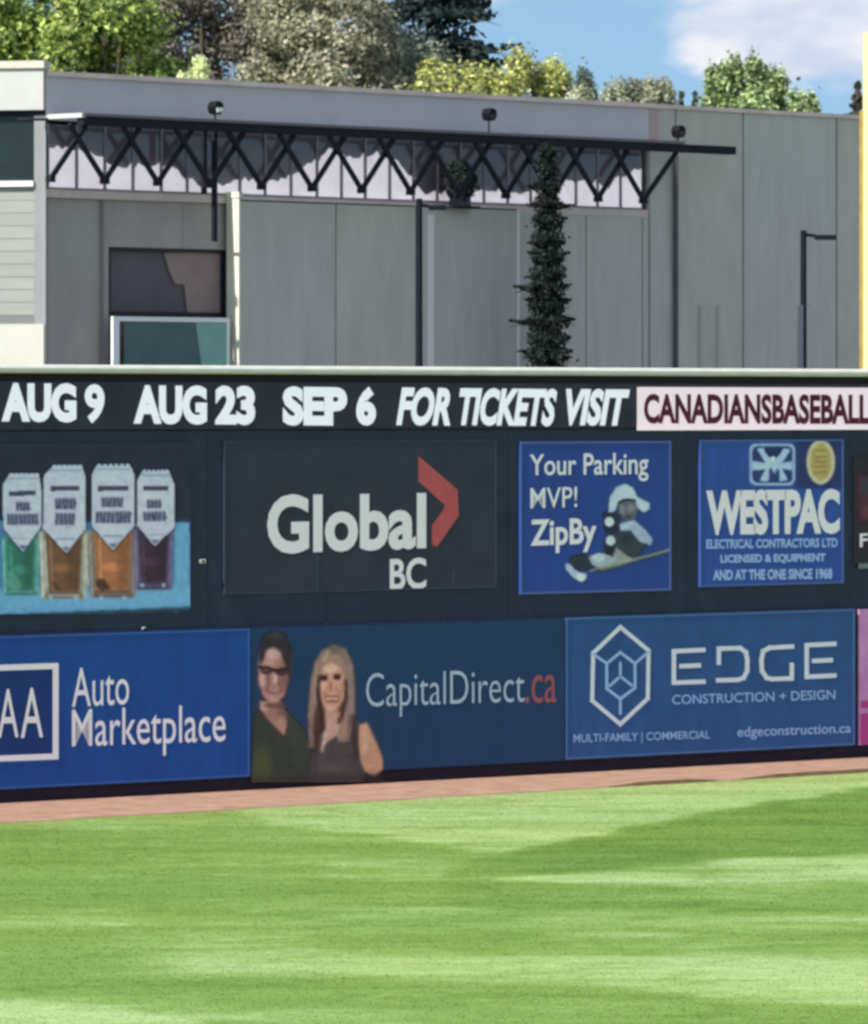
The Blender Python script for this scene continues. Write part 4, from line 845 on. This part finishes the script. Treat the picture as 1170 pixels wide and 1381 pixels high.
def conifer(name, px, Y, ztop, rad, zlow, cols, label, seed, leaves=14000, size=0.09, layers=26, group='trees behind the building', per=9, lift=-0.18, power=1.0):
    rr_ = random.Random(seed); X = (px - CX) / F * Y
    root = bpy.data.objects.new(name, None); SC.collection.objects.link(root); root.location = (X, Y, 0); cl = []; tips = []
    for i in range(layers):
        u = (i + .5 + rr_.uniform(-.45, .45)) / layers; z = ztop - (ztop - zlow) * u; R = rad * (u ** power) * rr_.uniform(.7, 1.22) + .04; a0 = rr_.random() * 6.28
        for k in range(per):
            a = a0 + 6.283 * k / per + rr_.uniform(-.25, .25); Rk = R * rr_.uniform(.55, 1.25)
            for j in (.25, .45, .62, .78, .9, 1.0): q_ = (1.2 - j); cl.append((Rk * j * math.cos(a), Rk * j * math.sin(a), z + Rk * lift * (j - .35 * max(0, j - .6) * 4), (Rk * .2 + .03) * q_, (Rk * .2 + .03) * q_, (ztop - zlow) / layers * .40 * q_))
            tips.append((Rk * math.cos(a), Rk * math.sin(a), z + Rk * lift, z))
    for i in range(24):
        u = (i + .5) / 24; cl.append((0, 0, ztop - (ztop - zlow) * u, .03 + rad * (.80 if name == 'spruce_tree' else .55) * u ** power, .03 + rad * (.80 if name == 'spruce_tree' else .55) * u ** power, (ztop - zlow) / 34))
    crown_mesh('crown', root, cl, leaves, size, cols, seed, bright=(1.0 if name == 'spruce_tree' else 2.1), up=.1, stray=.06)
    b = MB(); b.tube((0, 0, 0), (0, 0, ztop - .1), max(.08, rad * .10), .02, n=7); b.build('trunk', BARK, root)
    b = MB()
    for x, y, z, z0 in tips: b.tube((0, 0, z0), (x, y, z), .02 + rad * .006, .008, n=4, cap=False)
    b.build('branches', BARK, root)
    return tag(root, label, 'tree', group)

G1 = [(.15, .195, .045), (.11, .15, .035), (.20, .235, .06), (.05, .08, .025), (.26, .28, .11), (.03, .05, .02)]
broadleaf('broadleaf_tree', -95, 158, 19.5, 3.4, 9.5, G1, 'bright yellow-green leafy tree mostly cut off by the left edge', 11, 16000, .11, 60)
broadleaf('broadleaf_tree', 40, 160, 19.2, 3.0, 10.5, G1, 'bright yellow-green leafy tree over the left end of the roof', 12, 22000, .11, 75)
broadleaf('broadleaf_tree', 140, 158, 17.8, 1.9, 11, G1, 'smaller bright green leafy tree beside the grey-brown one', 13, 13000, .11, 45)
GB = [(.10, .088, .07), (.075, .066, .055), (.13, .115, .09), (.05, .046, .042)]
broadleaf('broadleaf_tree', 275, 168, 20.5, 2.8, 10.5, GB, 'dull grey-brown tree next to the bright green ones', 14, 26000, .10, 85)
broadleaf('broadleaf_tree', 345, 176, 20.8, 2.2, 10.5, GB[:2] + [(.06, .06, .05)], 'dark grey-brown tree set back between the grey-brown and olive ones', 62, 15000, .11, 55)
OL = [(.13, .125, .085), (.17, .16, .11), (.08, .085, .06), (.21, .20, .14)]
broadleaf('broadleaf_tree', 440, 165, 18.6, 2.5, 10.5, OL, 'pale olive tree left of the dark conifer', 15, 19000, .10, 70)
broadleaf('broadleaf_tree', 528, 166, 17.0, 1.5, 10.5, [(.10, .11, .085), (.14, .15, .11), (.06, .07, .055)], 'lower grey-green tree right under the dark conifer', 16, 10000, .10, 40)
conifer('conifer_tree', 588, 176, 25, 3.0, 13.5, [(.018, .03, .03), (.03, .045, .042), (.012, .02, .022)], 'tall dark blue-green conifer whose top is out of the picture', 17, 26000, .11, 20, per=11, lift=-.25, power=.7)
YG = [(.24, .25, .07), (.17, .18, .05), (.30, .30, .12), (.07, .08, .035), (.14, .13, .07), (.04, .05, .025)]
broadleaf('broadleaf_tree', 622, 156, zpx(68, 156), 1.45, 11, YG, 'low yellow-green tree on the left below the sloping conifer bough', 18, 11000, .085, 46, cr_=.42, spiky=.4)
broadleaf('broadleaf_tree', 703, 156, zpx(54, 156), 1.2, 11, YG, 'yellow-green tree standing highest against the blue sky', 19, 11000, .08, 46, spiky=.7, cr_=.33)
broadleaf('broadleaf_tree', 752, 157, zpx(70, 157), .95, 11, [(.20, .21, .07), (.13, .14, .06), (.26, .26, .10)], 'small yellow-green tree right of the highest yellow-green one', 20, 8000, .075, 36, spiky=.7, cr_=.3)
FO = [(.17, .18, .12), (.12, .13, .09), (.22, .22, .16)]
for i, (px, py, rd, lb) in enumerate(((806, 90, .85, 'hazy olive tree just right of the yellow-green ones'), (850, 96, .75, 'hazy olive tree, third from the right in the olive row'), (884, 106, .5, 'small hazy olive tree at the right end of the olive row'))):
    broadleaf('broadleaf_tree', px, 180, zpx(py, 180), rd * 1.15, 12.4, FO, lb, 30 + i, 6500, .08, 30, spiky=.9, cr_=.3)
for i, (px, py, lb) in enumerate(((918, 122, 'tiny dark fir tip left of its twin above the roof'), (937, 122, 'tiny dark fir tip nearest the pale green tree'))):
    conifer('conifer_tree', px, 190, zpx(py, 190), .42, 12, [(.05, .065, .05), (.07, .085, .07)], lb, 40 + i, 2500, .07, 12, per=7)
LG = [(.19, .24, .10), (.13, .17, .07), (.27, .31, .17), (.06, .08, .04), (.04, .05, .03)]
for i, (px, py, rd, n_, lb) in enumerate(((966, 84, .42, 4500, 'pale green tree, leftmost spire of the sunlit clump'), (1008, 70, .62, 7000, 'pale green tree, tallest spire of the sunlit clump'), (1042, 92, .52, 5000, 'pale green tree right of the tallest spire'), (1088, 112, .40, 2600, 'thin pale green tree at the right end of the clump'))):
    broadleaf('broadleaf_tree', px, 162, zpx(py, 162), rd, 11.6, LG, lb, 50 + i, n_, .08, 24, spiky=1.1, cr_=.26)
broadleaf('broadleaf_tree', 1015, 161, zpx(118, 161), 1.25, 11.4, LG, 'low pale green bush at the foot of the sunlit clump', 55, 6000, .08, 30, cr_=.32)
conifer('conifer_tree', 1156, 175, zpx(112, 175), 1.0, 11.5, [(.05, .05, .04), (.08, .075, .05), (.03, .035, .03)], 'brown-green conifer beside the yellow pole', 60, 6000, .09, 14)
for i, (px, py, rd, cc, lb) in enumerate(((665, 92, .9, YG, 'low yellow-green bush filling the gap under the conifer bough'), (782, 112, .6, FO, 'low olive bush between the yellow-green and olive trees'), (828, 116, .8, FO, 'low olive bush under the olive row'), (1062, 122, .7, LG, 'low pale green bush joining the right spires of the sunlit clump'), (262, 78, .5, [(.30, .31, .20), (.22, .24, .12)], 'small pale yellow bush peeping over the roof near the left floodlight'))):
    broadleaf('broadleaf_shrub', px, 154, zpx(py, 154), rd, 11.2, cc, lb, 70 + i, 3800, .085, 26, group='low bushes behind the roof edge', spiky=.8, cr_=.24, cat='bush')
# round shrub and planter added in place of a tree reflected in the panes
sp = B.o + B.d * bs(620, .45) + B.n * 0.45; ro = bpy.data.objects.new('reflection_shrub', None); SC.collection.objects.link(ro); ro.location = (sp.x, sp.y, ZC + 0.0)
b = MB(); b.box(-.22, .22, -.16, .16, -.02, .14); b.build('added_planter', M['post'], ro)
crown_mesh('crown', ro, [(0, 0, .30, .28, .2, .22), (.05, 0, .52, .31, .22, .24), (-.03, 0, .76, .24, .18, .16)], 9000, .036, [(.02, .034, .03), (.03, .045, .038)], 90, bright=1.0, stray=.1)
tag(ro, 'small dark rounded shrub added for a tree reflection in the panes behind the steel lattice', 'shrub')
# narrow dark spruce in front of the building
conifer('spruce_tree', 738, 126.0, zpx(196, 126), .68, 3.0, [(.020, .034, .030), (.032, .048, .040), (.014, .024, .022)], 'narrow dark spruce with drooping boughs standing against the grey building', 61, 80000, .038, 34, None, per=7, lift=-.35, power=.32)
